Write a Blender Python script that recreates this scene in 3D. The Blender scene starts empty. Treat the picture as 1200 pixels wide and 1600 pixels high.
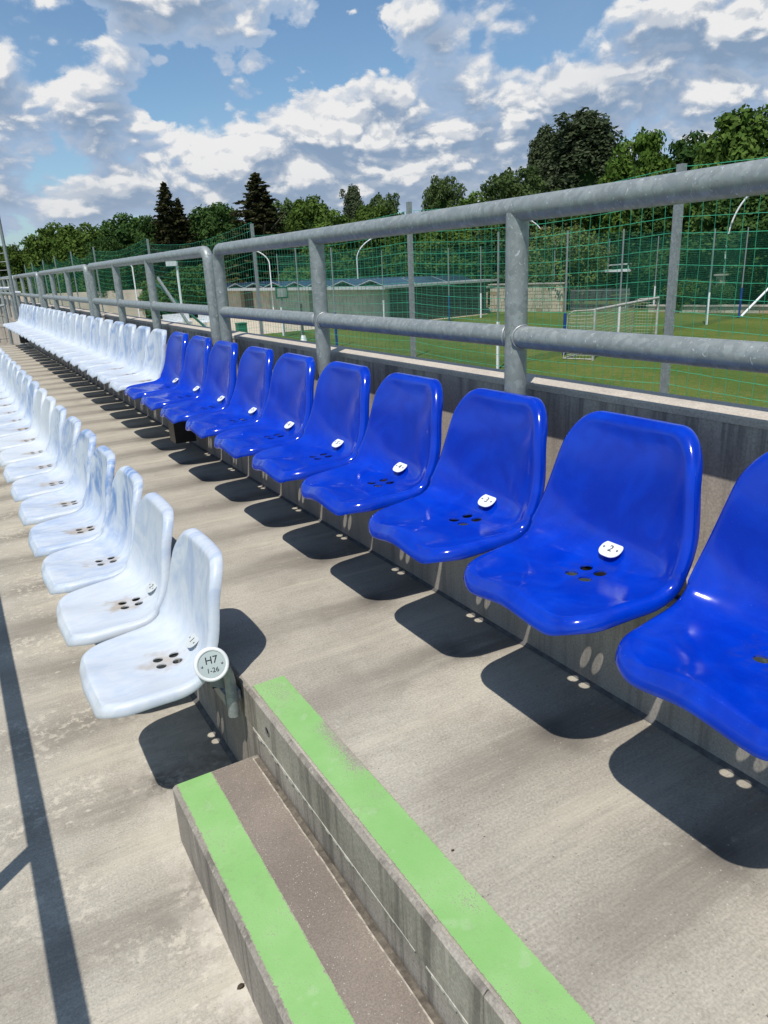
import bpy, bmesh, math, random
import numpy as np
from mathutils import Vector, Matrix

sc = bpy.context.scene
COL = sc.collection
PI = math.pi

# ------------------------------------------------------------------ camera, sky, sun, exposure
cam_d = bpy.data.cameras.new('camera')
cam_d.sensor_fit = 'HORIZONTAL'
cam_d.sensor_width = 36.0
cam_d.lens = 34.234
cam_d.clip_start = 0.05
cam_d.clip_end = 2000
cam = bpy.data.objects.new('camera', cam_d)
COL.objects.link(cam)
cam.matrix_world = Matrix(((0.860946, 0.196702, -0.469127, 0),
                           (-0.506861, 0.253430, -0.823933, 0),
                           (-0.043179, 0.947144, 0.317890, 0),
                           (0, 0, 0, 1)))
sc.camera = cam

SUN_TRAVEL = Vector((0.395, 0.34, -1.0)).normalized()
SUN_EL = math.asin(-SUN_TRAVEL.z)
SUN_AZ = math.atan2(-SUN_TRAVEL.x, -SUN_TRAVEL.y) % (2 * PI)
sun_d = bpy.data.lights.new('sun', 'SUN')
sun_d.energy = 4.3
sun_d.angle = math.radians(0.53)
sun_d.color = (1.0, 0.955, 0.89)
sun = bpy.data.objects.new('sun', sun_d)
sun.rotation_euler = SUN_TRAVEL.to_track_quat('-Z', 'Y').to_euler()
sun.location = (-4, -4, 12)
COL.objects.link(sun)

sc.view_settings.view_transform = 'Standard'
sc.view_settings.look = 'None'
sc.view_settings.exposure = 0.0
sc.view_settings.gamma = 1.0
sc.view_settings.use_curve_mapping = False
sc.cycles.max_bounces = 5
sc.cycles.diffuse_bounces = 3
sc.cycles.glossy_bounces = 3
sc.cycles.transmission_bounces = 2
sc.cycles.caustics_reflective = False
sc.cycles.caustics_refractive = False


class NT:
    """small helper to write node trees"""
    def __init__(self, tree):
        self.t = tree
        self.n = tree.nodes
        self.l = tree.links

    def node(self, typ, **kw):
        nd = self.n.new(typ)
        for k, v in kw.items():
            setattr(nd, k, v)
        return nd

    def set(self, sock, v):
        if isinstance(v, bpy.types.NodeSocket):
            self.l.new(v, sock)
        elif v is not None:
            if isinstance(v, (tuple, list)) and len(v) == 3 and getattr(sock, 'type', '') == 'RGBA':
                v = (*v, 1)
            sock.default_value = v

    def math(self, op, a, b=None, c=None, clamp=False):
        nd = self.node('ShaderNodeMath', operation=op, use_clamp=clamp)
        self.set(nd.inputs[0], a)
        if b is not None:
            self.set(nd.inputs[1], b)
        if c is not None:
            self.set(nd.inputs[2], c)
        return nd.outputs[0]

    def vmath(self, op, a, b=None, scale=None):
        nd = self.node('ShaderNodeVectorMath', operation=op)
        self.set(nd.inputs[0], a)
        if b is not None:
            self.set(nd.inputs[1], b)
        if scale is not None:
            self.set(nd.inputs['Scale'], scale)
        return nd.outputs['Value'] if op in ('LENGTH', 'DOT_PRODUCT', 'DISTANCE') else nd.outputs[0]

    def mix(self, f, a, b, mode='MIX'):
        nd = self.node('ShaderNodeMix', data_type='RGBA', blend_type=mode)
        self.set(nd.inputs[0], f)
        self.set(nd.inputs[6], a)
        self.set(nd.inputs[7], b)
        return nd.outputs[2]

    def noise(self, vec, scale, detail=4, rough=0.5, dist=0.0, lac=2.0):
        nd = self.node('ShaderNodeTexNoise')
        if vec is not None:
            self.l.new(vec, nd.inputs['Vector'])
        nd.inputs['Scale'].default_value = scale
        nd.inputs['Detail'].default_value = detail
        nd.inputs['Roughness'].default_value = rough
        nd.inputs['Distortion'].default_value = dist
        nd.inputs['Lacunarity'].default_value = lac
        return nd.outputs[0]

    def ramp(self, x, a, b, lo=0.0, hi=1.0, smooth=True):
        nd = self.node('ShaderNodeMapRange')
        nd.interpolation_type = 'SMOOTHSTEP' if smooth else 'LINEAR'
        nd.clamp = True
        self.set(nd.inputs[0], x)
        for i, v in enumerate((a, b, lo, hi)):
            nd.inputs[i + 1].default_value = v
        return nd.outputs[0]

    def mapping(self, vec, scale=(1, 1, 1), loc=(0, 0, 0), rot=(0, 0, 0)):
        nd = self.node('ShaderNodeMapping')
        self.l.new(vec, nd.inputs[0])
        nd.inputs['Location'].default_value = loc
        nd.inputs['Rotation'].default_value = rot
        nd.inputs['Scale'].default_value = scale
        return nd.outputs[0]

    def bump(self, h, strength=0.3, dist=0.01):
        nd = self.node('ShaderNodeBump')
        nd.inputs['Strength'].default_value = strength
        nd.inputs['Distance'].default_value = dist
        self.l.new(h, nd.inputs['Height'])
        return nd.outputs[0]

    def xyz(self, v):
        nd = self.node('ShaderNodeSeparateXYZ')
        self.l.new(v, nd.inputs[0])
        return nd.outputs

    def comb(self, x, y, z):
        nd = self.node('ShaderNodeCombineXYZ')
        for s, v in zip(nd.inputs, (x, y, z)):
            self.set(s, v)
        return nd.outputs[0]


def build_world():
    w = bpy.data.worlds.new('World')
    sc.world = w
    w.use_nodes = True
    w.node_tree.nodes.clear()
    T = NT(w.node_tree)
    w.cycles.sampling_method = 'MANUAL'
    w.cycles.sample_map_resolution = 256
    sky = T.node('ShaderNodeTexSky', sky_type='NISHITA')
    sky.sun_disc = False
    sky.sun_elevation = SUN_EL
    sky.sun_rotation = SUN_AZ
    sky.altitude = 150
    sky.air_density = 1.0
    sky.dust_density = 0.6
    sky.ozone_density = 1.6
    tc = T.node('ShaderNodeTexCoord')
    d = T.vmath('NORMALIZE', tc.outputs['Generated'])
    x, y, z = T.xyz(d)[:]
    az = T.math('ARCTAN2', x, y)
    el = T.math('ARCSINE', z)
    deg = 180 / PI
    A = T.math('MULTIPLY', az, deg)
    E = T.math('MULTIPLY', el, deg)
    # cloud pattern lives on the view sphere, squeezed a little towards the horizon
    up = T.math('MAXIMUM', z, 0.0)
    P = T.comb(x, y, T.math('MULTIPLY', T.math('POWER', up, 0.85), 1.45))
    wv = T.node('ShaderNodeTexNoise')
    T.l.new(P, wv.inputs['Vector'])
    wv.inputs['Scale'].default_value = 9.0
    wv.inputs['Detail'].default_value = 3
    P = T.vmath('ADD', P, T.vmath('SCALE', T.vmath('SUBTRACT', wv.outputs[1], (0.5, 0.5, 0.5)), scale=0.045))

    def dens(off):
        p = T.vmath('ADD', P, off) if off else P
        a = T.noise(p, 6.5, 3, 0.5)
        # rounded, heaped cells give the cauliflower edges
        v = T.node('ShaderNodeTexVoronoi')
        v.feature = 'F1'
        T.l.new(p, v.inputs['Vector'])
        v.inputs['Scale'].default_value = 15.0
        v.inputs['Detail'].default_value = 2.0
        v.inputs['Roughness'].default_value = 0.55
        b = T.noise(p, 24.0, 7, 0.66)
        s_ = T.math('ADD', T.math('MULTIPLY', a, 0.62), T.math('MULTIPLY', b, 0.30))
        return T.math('SUBTRACT', s_, T.math('MULTIPLY', v.outputs['Distance'], 0.24))

    # coverage: (azimuth, elevation, radius az, radius el, weight) in degrees, all round the sky
    blobs = [(12.5, 9.8, 4.6, 3.6, .20), (4.2, 14.6, 3.9, 3.8, .34), (5.0, 8.6, 3.6, 1.8, .17), (24.0, 7.6, 11.0, 5.0, .31),
             (33.0, 8.2, 8.0, 3.8, .25), (17.5, 16.8, 8.0, 2.3, .36), (18, 4.6, 7, 1.6, .12), (47.5, 11.8, 9.0, 4.2, .24), (37.5, 5.5, 9.0, 3.4, .26),
             (36.5, 15.6, 4.5, 1.7, .18), (55.5, 13.0, 8.0, 5.5, .22), (62, 9, 6, 4, .18), (11, 5.5, 5.0, 1.3, .12), (4.0, 5.4, 3.6, 1.5, .27), (9.5, 4.4, 3.2, 1.3, .25), (3, 11, 3, 2, .12),
             (21.0, 13.6, 4.2, 1.3, .10), (29.0, 13.8, 3.8, 1.2, -.17), (10.8, 15.6, 3.2, 1.6, -.12), (40.5, 13.9, 3.0, 1.2, -.14), (17.0, 11.6, 2.4, 1.6, -.12), (9.6, 7.4, 1.8, 1.4, -.12),
             (75, 20, 20, 12, .16), (-30, 14, 22, 10, .16), (120, 18, 25, 12, .16), (-100, 18, 30, 12, .16), (180, 20, 30, 12, .16)]

    def cover(dE=0.0):
        tot = None
        for (a0, e0, ra, re, wt) in blobs:
            da = T.math('DIVIDE', T.math('SUBTRACT', A, a0), ra)
            de = T.math('DIVIDE', T.math('SUBTRACT', E, e0 - dE), re)
            r2 = T.math('ADD', T.math('MULTIPLY', da, da), T.math('MULTIPLY', de, de))
            g = T.math('MULTIPLY', T.math('EXPONENT', T.math('MULTIPLY', r2, -1.0)), wt)
            tot = g if tot is None else T.math('ADD', tot, g)
        return tot

    c0 = cover()
    D0 = T.math('ADD', dens(None), c0)
    D1 = T.math('ADD', dens((-0.012, -0.004, 0.034)), cover(1.0))
    D2 = dens((-0.004, -0.002, 0.010))
    base = 0.335
    edge = T.noise(P, 3.0, 2)
    wdt = T.ramp(edge, 0.40, 0.62, 0.045, 0.14)
    cl = T.ramp(T.math('DIVIDE', T.math('SUBTRACT', D0, base), wdt), 0.0, 1.0)
    big = T.ramp(T.math('SUBTRACT', D0, D1), -0.02, 0.13)
    small = T.ramp(T.math('SUBTRACT', T.math('SUBTRACT', D0, c0), D2), -0.035, 0.055)
    thick = T.ramp(D0, base + 0.05, base + 0.24)
    b = T.math('ADD', T.math('MULTIPLY', big, 0.62), T.math('MULTIPLY', T.math('MULTIPLY', small, T.math('ADD', T.math('MULTIPLY', big, 0.70), 0.30)), 0.62))
    b = T.math('MULTIPLY', b, T.ramp(T.noise(P, 4.2, 3), 0.32, 0.62, 0.62, 1.12), clamp=True)
    shade = T.mix(thick, (0.45, 0.61, 0.85), (0.32, 0.45, 0.645))
    cc = T.mix(b, shade, (1.10, 1.10, 1.10))
    warm = T.ramp(E, 2.0, 9.0, 1.0, 0.0)
    cc = T.mix(T.math('MULTIPLY', warm, 0.35), cc, (0.60, 0.68, 0.78))
    cc10 = T.vmath('SCALE', cc, scale=9.0)
    # faint veil of high haze over the clear blue
    skyt = T.vmath('MULTIPLY', sky.outputs[0], (1.12, 1.33, 1.42))
    veil = T.math('MULTIPLY', T.ramp(T.noise(P, 3.0, 6, 0.6), 0.40, 0.75), T.ramp(E, 0.0, 14.0, 0.50, 0.22))
    skyc = T.mix(veil, skyt, (4.2, 5.6, 7.6))
    lowhaze = T.ramp(E, -2.0, 7.0, 0.75, 0.0)
    skyc = T.mix(lowhaze, skyc, (4.1, 5.2, 6.5))
    fin = T.mix(T.math('MULTIPLY', cl, T.ramp(E, -1.0, 1.5, 0.3, 1.0)), skyc, cc10)
    bg = T.node('ShaderNodeBackground')
    T.l.new(fin, bg.inputs[0])
    bg.inputs[1].default_value = 0.085
    out = T.node('ShaderNodeOutputWorld')
    T.l.new(bg.outputs[0], out.inputs[0])


build_world()

# ------------------------------------------------------------------ materials
MATS = {}


def new_mat(name):
    m = bpy.data.materials.new(name)
    m.use_nodes = True
    m.node_tree.nodes.clear()
    T = NT(m.node_tree)
    out = T.node('ShaderNodeOutputMaterial')
    p = T.node('ShaderNodeBsdfPrincipled')
    T.l.new(p.outputs[0], out.inputs[0])
    MATS[name] = m
    return m, T, p, out


def simple(name, col, rough=0.5, metal=0.0, var=0.15, scale=20, bump=0.0, spec=0.5, coat=0.0):
    m, T, p, out = new_mat(name)
    pos = T.node('ShaderNodeNewGeometry').outputs['Position']
    n = T.noise(pos, scale, 5, 0.6)
    f = T.ramp(n, 0.3, 0.7)
    c = T.mix(f, tuple(v * (1 - var) for v in col), tuple(min(1, v * (1 + var)) for v in col))
    T.set(p.inputs['Base Color'], c)
    p.inputs['Roughness'].default_value = rough
    p.inputs['Metallic'].default_value = metal
    p.inputs['Specular IOR Level'].default_value = spec
    p.inputs['Coat Weight'].default_value = coat
    if bump:
        T.l.new(T.bump(n, bump, 0.01), p.inputs['Normal'])
    return m


def concrete_base(T, pos, light, mid, dark, seed=0.0):
    pz = T.vmath('ADD', pos, (seed, seed * 2.1, 0))
    a = T.noise(pz, 1.7, 6, 0.6)
    b = T.noise(pz, 9.0, 6, 0.65)
    g = T.noise(pz, 160.0, 3, 0.6)
    c = T.mix(T.ramp(a, 0.32, 0.68), mid, light)
    c = T.mix(T.math('MULTIPLY', T.ramp(b, 0.45, 0.75), 0.5), c, dark)
    grain = T.ramp(g, 0.25, 0.75, 0.80, 1.16)
    c = T.vmath('MULTIPLY', c, T.comb(grain, grain, grain))
    # small pits
    v = T.node('ShaderNodeTexVoronoi')
    T.l.new(pz, v.inputs['Vector'])
    v.inputs['Scale'].default_value = 34
    gate = T.ramp(T.noise(pz, 22.0, 2), 0.52, 0.60)
    pit = T.math('MULTIPLY', T.ramp(v.outputs['Distance'], 0.03, 0.10, 1.0, 0.0), gate)
    c = T.mix(T.math('MULTIPLY', pit, 0.75), c, (0.06, 0.055, 0.05))
    h = T.math('SUBTRACT', T.math('ADD', T.math('MULTIPLY', g, 0.5), T.math('MULTIPLY', b, 0.6)), pit)
    return c, h, b, g


def mat_floor(name, y_phase, x_seat, rough_top=0.5, white=False):
    """brushed tread concrete; grime gathers under each seat of the row and washes across the tread"""
    m, T, p, out = new_mat(name)
    pos = T.node('ShaderNodeNewGeometry').outputs['Position']
    c, h, b, g = concrete_base(T, pos, (0.455, 0.418, 0.345), (0.36, 0.328, 0.270), (0.285, 0.256, 0.208), x_seat)
    px, py, pz = T.xyz(pos)[:]
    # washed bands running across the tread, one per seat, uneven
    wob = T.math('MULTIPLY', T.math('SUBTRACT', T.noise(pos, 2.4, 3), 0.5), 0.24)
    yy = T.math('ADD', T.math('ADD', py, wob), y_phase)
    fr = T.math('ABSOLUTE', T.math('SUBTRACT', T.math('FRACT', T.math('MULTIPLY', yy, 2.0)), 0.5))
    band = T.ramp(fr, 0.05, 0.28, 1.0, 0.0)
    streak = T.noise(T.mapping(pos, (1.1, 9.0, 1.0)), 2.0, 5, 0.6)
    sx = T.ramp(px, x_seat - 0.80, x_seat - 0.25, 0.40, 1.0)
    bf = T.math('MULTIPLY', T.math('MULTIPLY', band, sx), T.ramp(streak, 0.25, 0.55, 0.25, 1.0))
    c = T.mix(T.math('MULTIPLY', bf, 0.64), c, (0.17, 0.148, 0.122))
    # pale limey bands between them
    pf = T.math('MULTIPLY', T.math('MULTIPLY', T.ramp(fr, 0.26, 0.48), sx), T.ramp(streak, 0.62, 0.40))
    c = T.mix(T.math('MULTIPLY', pf, 0.50), c, (0.56, 0.51, 0.40))
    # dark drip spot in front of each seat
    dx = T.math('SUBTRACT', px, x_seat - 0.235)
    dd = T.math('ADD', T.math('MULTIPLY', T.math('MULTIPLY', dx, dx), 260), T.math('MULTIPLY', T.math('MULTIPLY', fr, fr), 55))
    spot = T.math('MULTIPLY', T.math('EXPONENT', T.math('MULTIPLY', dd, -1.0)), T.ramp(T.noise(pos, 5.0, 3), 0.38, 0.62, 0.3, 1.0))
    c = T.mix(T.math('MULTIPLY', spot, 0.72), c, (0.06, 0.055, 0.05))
    # grit: dark and pale grains, and faint broom marks across the tread
    gv = T.node('ShaderNodeTexVoronoi')
    T.l.new(pos, gv.inputs['Vector'])
    gv.inputs['Scale'].default_value = 120
    gc = T.xyz(gv.outputs['Color'])
    gm = T.ramp(gv.outputs['Distance'], 0.10, 0.28, 1.0, 0.0)
    c = T.mix(T.math('MULTIPLY', T.math('MULTIPLY', gm, T.ramp(gc[0], 0.86, 0.90)), 0.55), c, (0.10, 0.09, 0.08))
    c = T.mix(T.math('MULTIPLY', T.math('MULTIPLY', gm, T.ramp(gc[1], 0.90, 0.93)), 0.5), c, (0.66, 0.61, 0.52))
    br = T.noise(T.mapping(pos, (3.0, 90.0, 1.0)), 3.0, 3, 0.6)
    bk = T.ramp(br, 0.3, 0.7, 0.93, 1.06)
    c = T.vmath('MULTIPLY', c, T.comb(bk, bk, bk))
    # pale mortar flecks
    v = T.node('ShaderNodeTexVoronoi')
    T.l.new(T.mapping(pos, (1, 1.6, 1)), v.inputs['Vector'])
    v.inputs['Scale'].default_value = 17
    fl = T.math('MULTIPLY', T.ramp(v.outputs['Distance'], 0.10, 0.24, 1.0, 0.0), T.ramp(T.noise(pos, 4.0, 3), 0.50, 0.60))
    k = 0.55 if white else 0.22
    c = T.mix(T.math('MULTIPLY', T.math('MULTIPLY', fl, T.ramp(T.noise(pos, 70, 3), 0.4, 0.6)), k), c, (0.72, 0.66, 0.55))
    if white:
        # lime bloom along the foot of the step and below the seat ends
        e = T.ramp(T.math('ADD', px, T.math('MULTIPLY', T.noise(pos, 7, 4), 0.12)), 0.24, 0.36)
        e = T.math('MULTIPLY', e, T.ramp(py, 1.2, 1.9, 1.0, 0.35))
        c = T.mix(T.math('MULTIPLY', e, T.ramp(T.noise(pos, 26, 5), 0.42, 0.60, 0.25, 0.75)), c, (0.66, 0.61, 0.52))
        sp = T.ramp(T.noise(pos, 38, 4, 0.7), 0.50, 0.62)
        big = T.ramp(T.noise(T.mapping(pos, (1.6, 2.2, 1)), 2.2, 3), 0.44, 0.62)
        c = T.mix(T.math('MULTIPLY', T.math('MULTIPLY', sp, big), 0.48), c, (0.68, 0.62, 0.50))
    T.set(p.inputs['Base Color'], c)
    p.inputs['Roughness'].default_value = 0.86
    p.inputs['Specular IOR Level'].default_value = 0.25
    T.l.new(T.bump(h, 0.35, 0.004), p.inputs['Normal'])
    return m


def mat_wall(name, light, mid, dark, streak=0.5, seed=0.0, dark_top_z=None):
    m, T, p, out = new_mat(name)
    pos = T.node('ShaderNodeNewGeometry').outputs['Position']
    c, h, b, g = concrete_base(T, pos, light, mid, dark, seed)
    s = T.noise(T.mapping(pos, (9, 9, 0.5)), 2.2, 5, 0.65)
    c = T.mix(T.math('MULTIPLY', T.ramp(s, 0.48, 0.66), streak), c, tuple(v * 0.35 for v in dark))
    s2 = T.noise(T.mapping(pos, (14, 14, 0.7), (3, 1, 0)), 2.6, 4, 0.6)
    c = T.mix(T.math('MULTIPLY', T.ramp(s2, 0.60, 0.70), streak * 0.7), c, tuple(min(1, v * 1.5) for v in light))
    if dark_top_z:
        z = T.xyz(pos)[2]
        f = T.ramp(z, dark_top_z[0], dark_top_z[1], 0.0, 1.0)
        c = T.mix(T.math('MULTIPLY', f, T.ramp(s, 0.42, 0.62, 0.10, 0.60)), c, (0.12, 0.11, 0.10))  # streaky darkening towards the top of the wall
    T.set(p.inputs['Base Color'], c)
    p.inputs['Roughness'].default_value = 0.88
    p.inputs['Specular IOR Level'].default_value = 0.2
    T.l.new(T.bump(h, 0.3, 0.003), p.inputs['Normal'])
    return m


def mat_galv():
    m, T, p, out = new_mat('galvanised_steel')
    tc = T.node('ShaderNodeTexCoord')
    pos = T.node('ShaderNodeNewGeometry').outputs['Position']
    v = T.node('ShaderNodeTexVoronoi')
    v.feature = 'F1'
    T.l.new(T.vmath('ADD', pos, T.vmath('SCALE', T.node('ShaderNodeTexNoise').outputs[1], scale=0.02)), v.inputs['Vector'])
    v.inputs['Scale'].default_value = 55
    sp = T.xyz(v.outputs['Color'])[0]
    n = T.noise(pos, 14, 5, 0.6)
    c = T.mix(sp, (0.235, 0.262, 0.258), (0.36, 0.392, 0.38))
    c = T.mix(T.ramp(T.noise(T.mapping(pos, (1, 2.5, 1)), 24, 5, 0.65), 0.40, 0.68), c, (0.27, 0.295, 0.29))
    # pale scuffs and zinc blooms
    n2 = T.noise(T.mapping(pos, (1.3, 2.0, 1.3), rot=(0.3, 0.2, 0.15)), 52, 4, 0.6, 1.0)
    sc1 = T.ramp(n2, 0.635, 0.685)
    n3 = T.noise(T.mapping(pos, (1.2, 2.6, 1.2), rot=(0.2, 0.2, 0.1)), 36, 3, 0.55, 1.6)
    sc2 = T.ramp(n3, 0.68, 0.71)
    c = T.mix(T.math('MULTIPLY', T.math('MAXIMUM', sc1, sc2), 0.75), c, (0.66, 0.68, 0.70))
    # dull streaks
    n4 = T.noise(pos, 60, 4, 0.7)
    c = T.mix(T.math('MULTIPLY', T.ramp(n4, 0.5, 0.7), 0.25), c, (0.17, 0.18, 0.19))
    T.set(p.inputs['Base Color'], c)
    p.inputs['Metallic'].default_value = 0.28
    T.set(p.inputs['Roughness'], T.ramp(n, 0.3, 0.7, 0.38, 0.56))
    T.l.new(T.bump(n4, 0.10, 0.001), p.inputs['Normal'])
    return m


def mat_blue():
    m, T, p, out = new_mat('blue_plastic')
    oi = T.node('ShaderNodeObjectInfo')
    tc = T.node('ShaderNodeTexCoord')
    off = T.math('MULTIPLY', oi.outputs['Random'], 40)
    v = T.vmath('ADD', tc.outputs['Object'], T.comb(off, off, 0))
    n = T.noise(v, 6.0, 5, 0.6, 1.6)
    c = T.mix(T.ramp(n, 0.35, 0.72), (0.0, 0.027, 0.40), (0.0, 0.040, 0.50))
    n2 = T.noise(T.mapping(v, (2.2, 1, 1)), 5.0, 4, 0.5, 1.0)
    c = T.mix(T.math('MULTIPLY', T.ramp(n2, 0.50, 0.75), 0.07), c, (0.006, 0.13, 0.72))
    ox, oy, oz = T.xyz(tc.outputs['Object'])[:]
    film = T.math('MULTIPLY', T.ramp(oz, 0.50, 0.43), T.ramp(T.noise(v, 7.0, 5, 0.65, 0.6), 0.42, 0.75))
    gx = T.math('MULTIPLY', T.math('ADD', ox, 0.165), 9.0)
    gy = T.math('MULTIPLY', T.math('ADD', oy, 0.01), 8.0)
    gr = T.math('SQRT', T.math('ADD', T.math('MULTIPLY', gx, gx), T.math('MULTIPLY', gy, gy)))
    ring = T.math('MULTIPLY', T.math('MULTIPLY', T.ramp(T.math('ADD', gr, T.noise(v, 18, 4)), 0.8, 1.4, 1.0, 0.0), T.ramp(oz, 0.49, 0.45)), T.ramp(T.noise(v, 45, 4), 0.40, 0.65))
    c = T.mix(T.math('MULTIPLY', film, 0.06), c, (0.10, 0.22, 0.60))
    c = T.mix(T.math('MULTIPLY', ring, 0.30), c, (0.03, 0.05, 0.20))
    # fine dust
    n3 = T.noise(v, 220, 2, 0.6)
    c = T.mix(T.math('MULTIPLY', T.ramp(n3, 0.68, 0.76), 0.12), c, (0.20, 0.36, 0.70))
    T.set(p.inputs['Base Color'], c)
    T.set(p.inputs['Roughness'], T.ramp(T.noise(v, 12, 4), 0.35, 0.75, 0.11, 0.22))
    p.inputs['Specular IOR Level'].default_value = 0.55
    p.inputs['Subsurface Weight'].default_value = 0.0
    T.l.new(T.bump(T.noise(v, 30, 3), 0.02, 0.001), p.inputs['Normal'])
    return m


def mat_marble():
    m, T, p, out = new_mat('marbled_white_plastic')
    oi = T.node('ShaderNodeObjectInfo')
    rnd = oi.outputs['Random']
    tc = T.node('ShaderNodeTexCoord')
    o = tc.outputs['Object']
    off = T.math('MULTIPLY', rnd, 50)
    v = T.vmath('ADD', o, T.comb(off, off, off))
    n = T.noise(T.mapping(v, (0.8, 1.5, 0.9), rot=(0.3, 0.5, 0.2)), 5.5, 6, 0.6, 1.3)
    n2 = T.noise(T.mapping(v, (0.5, 2.0, 1.0)), 13, 5, 0.6, 1.8)
    x, y, z = T.xyz(o)[:]
    back = T.ramp(z, 0.46, 0.60)
    tint = T.xyz(oi.outputs['Color'])[0]
    amt = T.math('MULTIPLY', tint, T.math('ADD', T.math('MULTIPLY', back, 0.65), 0.35))
    c = T.mix(T.ramp(n2, 0.35, 0.75, 0.15, 0.9), (0.585, 0.62, 0.655), T.mix(tint, (0.54, 0.58, 0.62), (0.40, 0.49, 0.63)))
    c = T.mix(T.math('MULTIPLY', T.ramp(n, 0.42, 0.66), amt), c, (0.155, 0.265, 0.50))
    # brown grime round the drain holes
    dx = T.math('MULTIPLY', T.math('SUBTRACT', x, -0.185), 13.0)
    dy = T.math('MULTIPLY', T.math('ADD', y, 0.005), 15.0)
    r = T.math('SQRT', T.math('ADD', T.math('MULTIPLY', dx, dx), T.math('MULTIPLY', dy, dy)))
    rr = T.math('ADD', r, T.math('MULTIPLY', T.math('SUBTRACT', T.noise(v, 24, 4), 0.5), 1.7))
    g = T.math('MULTIPLY', T.ramp(rr, 0.5, 1.15, 1.0, 0.0), T.ramp(z, 0.47, 0.45))
    g = T.math('MULTIPLY', T.math('MULTIPLY', g, T.ramp(T.noise(v, 11, 3), 0.35, 0.6, 0.25, 0.8)), T.ramp(rnd, 0.0, 1.0, 0.8, 1.2))
    c = T.mix(g, c, (0.36, 0.28, 0.19))
    # overall dust on the pan
    d = T.math('MULTIPLY', T.ramp(T.noise(v, 8, 4), 0.35, 0.7), T.ramp(z, 0.50, 0.44, 0.0, 0.28))
    c = T.mix(d, c, (0.52, 0.52, 0.50))
    T.set(p.inputs['Base Color'], c)
    p.inputs['Roughness'].default_value = 0.42
    p.inputs['Specular IOR Level'].default_value = 0.35
    p.inputs['Subsurface Weight'].default_value = 0.0
    return m


def mat_green_paint():
    m, T, p, out = new_mat('worn_green_paint')
    pos = T.node('ShaderNodeNewGeometry').outputs['Position']
    c, h, b, g = concrete_base(T, pos, (0.34, 0.30, 0.25), (0.27, 0.235, 0.20), (0.20, 0.17, 0.145))
    px, py, pz = T.xyz(pos)[:]
    n = T.noise(pos, 6.0, 4, 0.6)
    gr = T.mix(T.ramp(n, 0.35, 0.7), (0.235, 0.46, 0.150), (0.285, 0.50, 0.19))
    gr = T.mix(T.math('MULTIPLY', T.ramp(T.noise(pos, 17, 3), 0.60, 0.70), 0.35), gr, (0.40, 0.56, 0.31))
    f = T.noise(pos, 260, 3, 0.65)
    # wear is strongest along the outer side of the upper stripe
    edge = T.math('MULTIPLY', T.ramp(px, 0.60, 0.682), T.ramp(pz, -1.2, -1.17))
    mid = T.ramp(T.noise(T.mapping(pos, (1.2, 1, 1)), 4.2, 3), 0.40, 0.60)
    thr = T.math('ADD', T.math('MULTIPLY', T.math('MULTIPLY', edge, mid), 0.235), T.math('MULTIPLY', T.ramp(n, 0.45, 0.75), 0.09))
    up_ = T.ramp(pz, -1.2, -1.17)
    ea = T.math('ABSOLUTE', T.math('SUBTRACT', px, T.math('ADD', T.math('MULTIPLY', up_, 0.2630), 0.36475)))
    ed_ = T.ramp(T.math('ADD', ea, T.math('MULTIPLY', T.noise(pos, 45, 4, 0.7), 0.010)), 0.0515, 0.0560)
    thr = T.math('ADD', thr, T.math('MULTIPLY', ed_, 0.22))
    wear = T.ramp(T.math('ADD', f, thr), 0.63, 0.72)
    dirt = T.math('MULTIPLY', T.ramp(T.noise(pos, 8.5, 5, 0.7), 0.50, 0.72), T.ramp(T.noise(pos, 90, 4, 0.7), 0.35, 0.65))
    gr = T.mix(T.math('MULTIPLY', dirt, 0.38), gr, (0.20, 0.25, 0.13))
    c = T.mix(wear, gr, c)
    T.set(p.inputs['Base Color'], c)
    p.inputs['Roughness'].default_value = 0.72
    p.inputs['Specular IOR Level'].default_value = 0.3
    T.l.new(T.bump(f, 0.25, 0.002), p.inputs['Normal'])
    return m


def mat_terrazzo():
    m, T, p, out = new_mat('sanded_step_concrete')
    pos = T.node('ShaderNodeNewGeometry').outputs['Position']
    n = T.noise(pos, 5.0, 5, 0.6)
    g = T.noise(pos, 240, 3, 0.6)
    c = T.mix(T.ramp(n, 0.3, 0.7), (0.20, 0.165, 0.135), (0.26, 0.215, 0.175))
    gr = T.ramp(g, 0.3, 0.7, 0.82, 1.15)
    c = T.vmath('MULTIPLY', c, T.comb(gr, gr, gr))
    v = T.node('ShaderNodeTexVoronoi')
    T.l.new(pos, v.inputs['Vector'])
    v.inputs['Scale'].default_value = 190
    sel = T.ramp(T.xyz(v.outputs['Color'])[0], 0.80, 0.84)
    f = T.math('MULTIPLY', T.ramp(v.outputs['Distance'], 0.10, 0.30, 1.0, 0.0), sel)
    c = T.mix(T.math('MULTIPLY', f, 0.8), c, (0.62, 0.58, 0.52))
    T.set(p.inputs['Base Color'], c)
    p.inputs['Roughness'].default_value = 0.85
    T.l.new(T.bump(g, 0.3, 0.002), p.inputs['Normal'])
    return m


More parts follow.
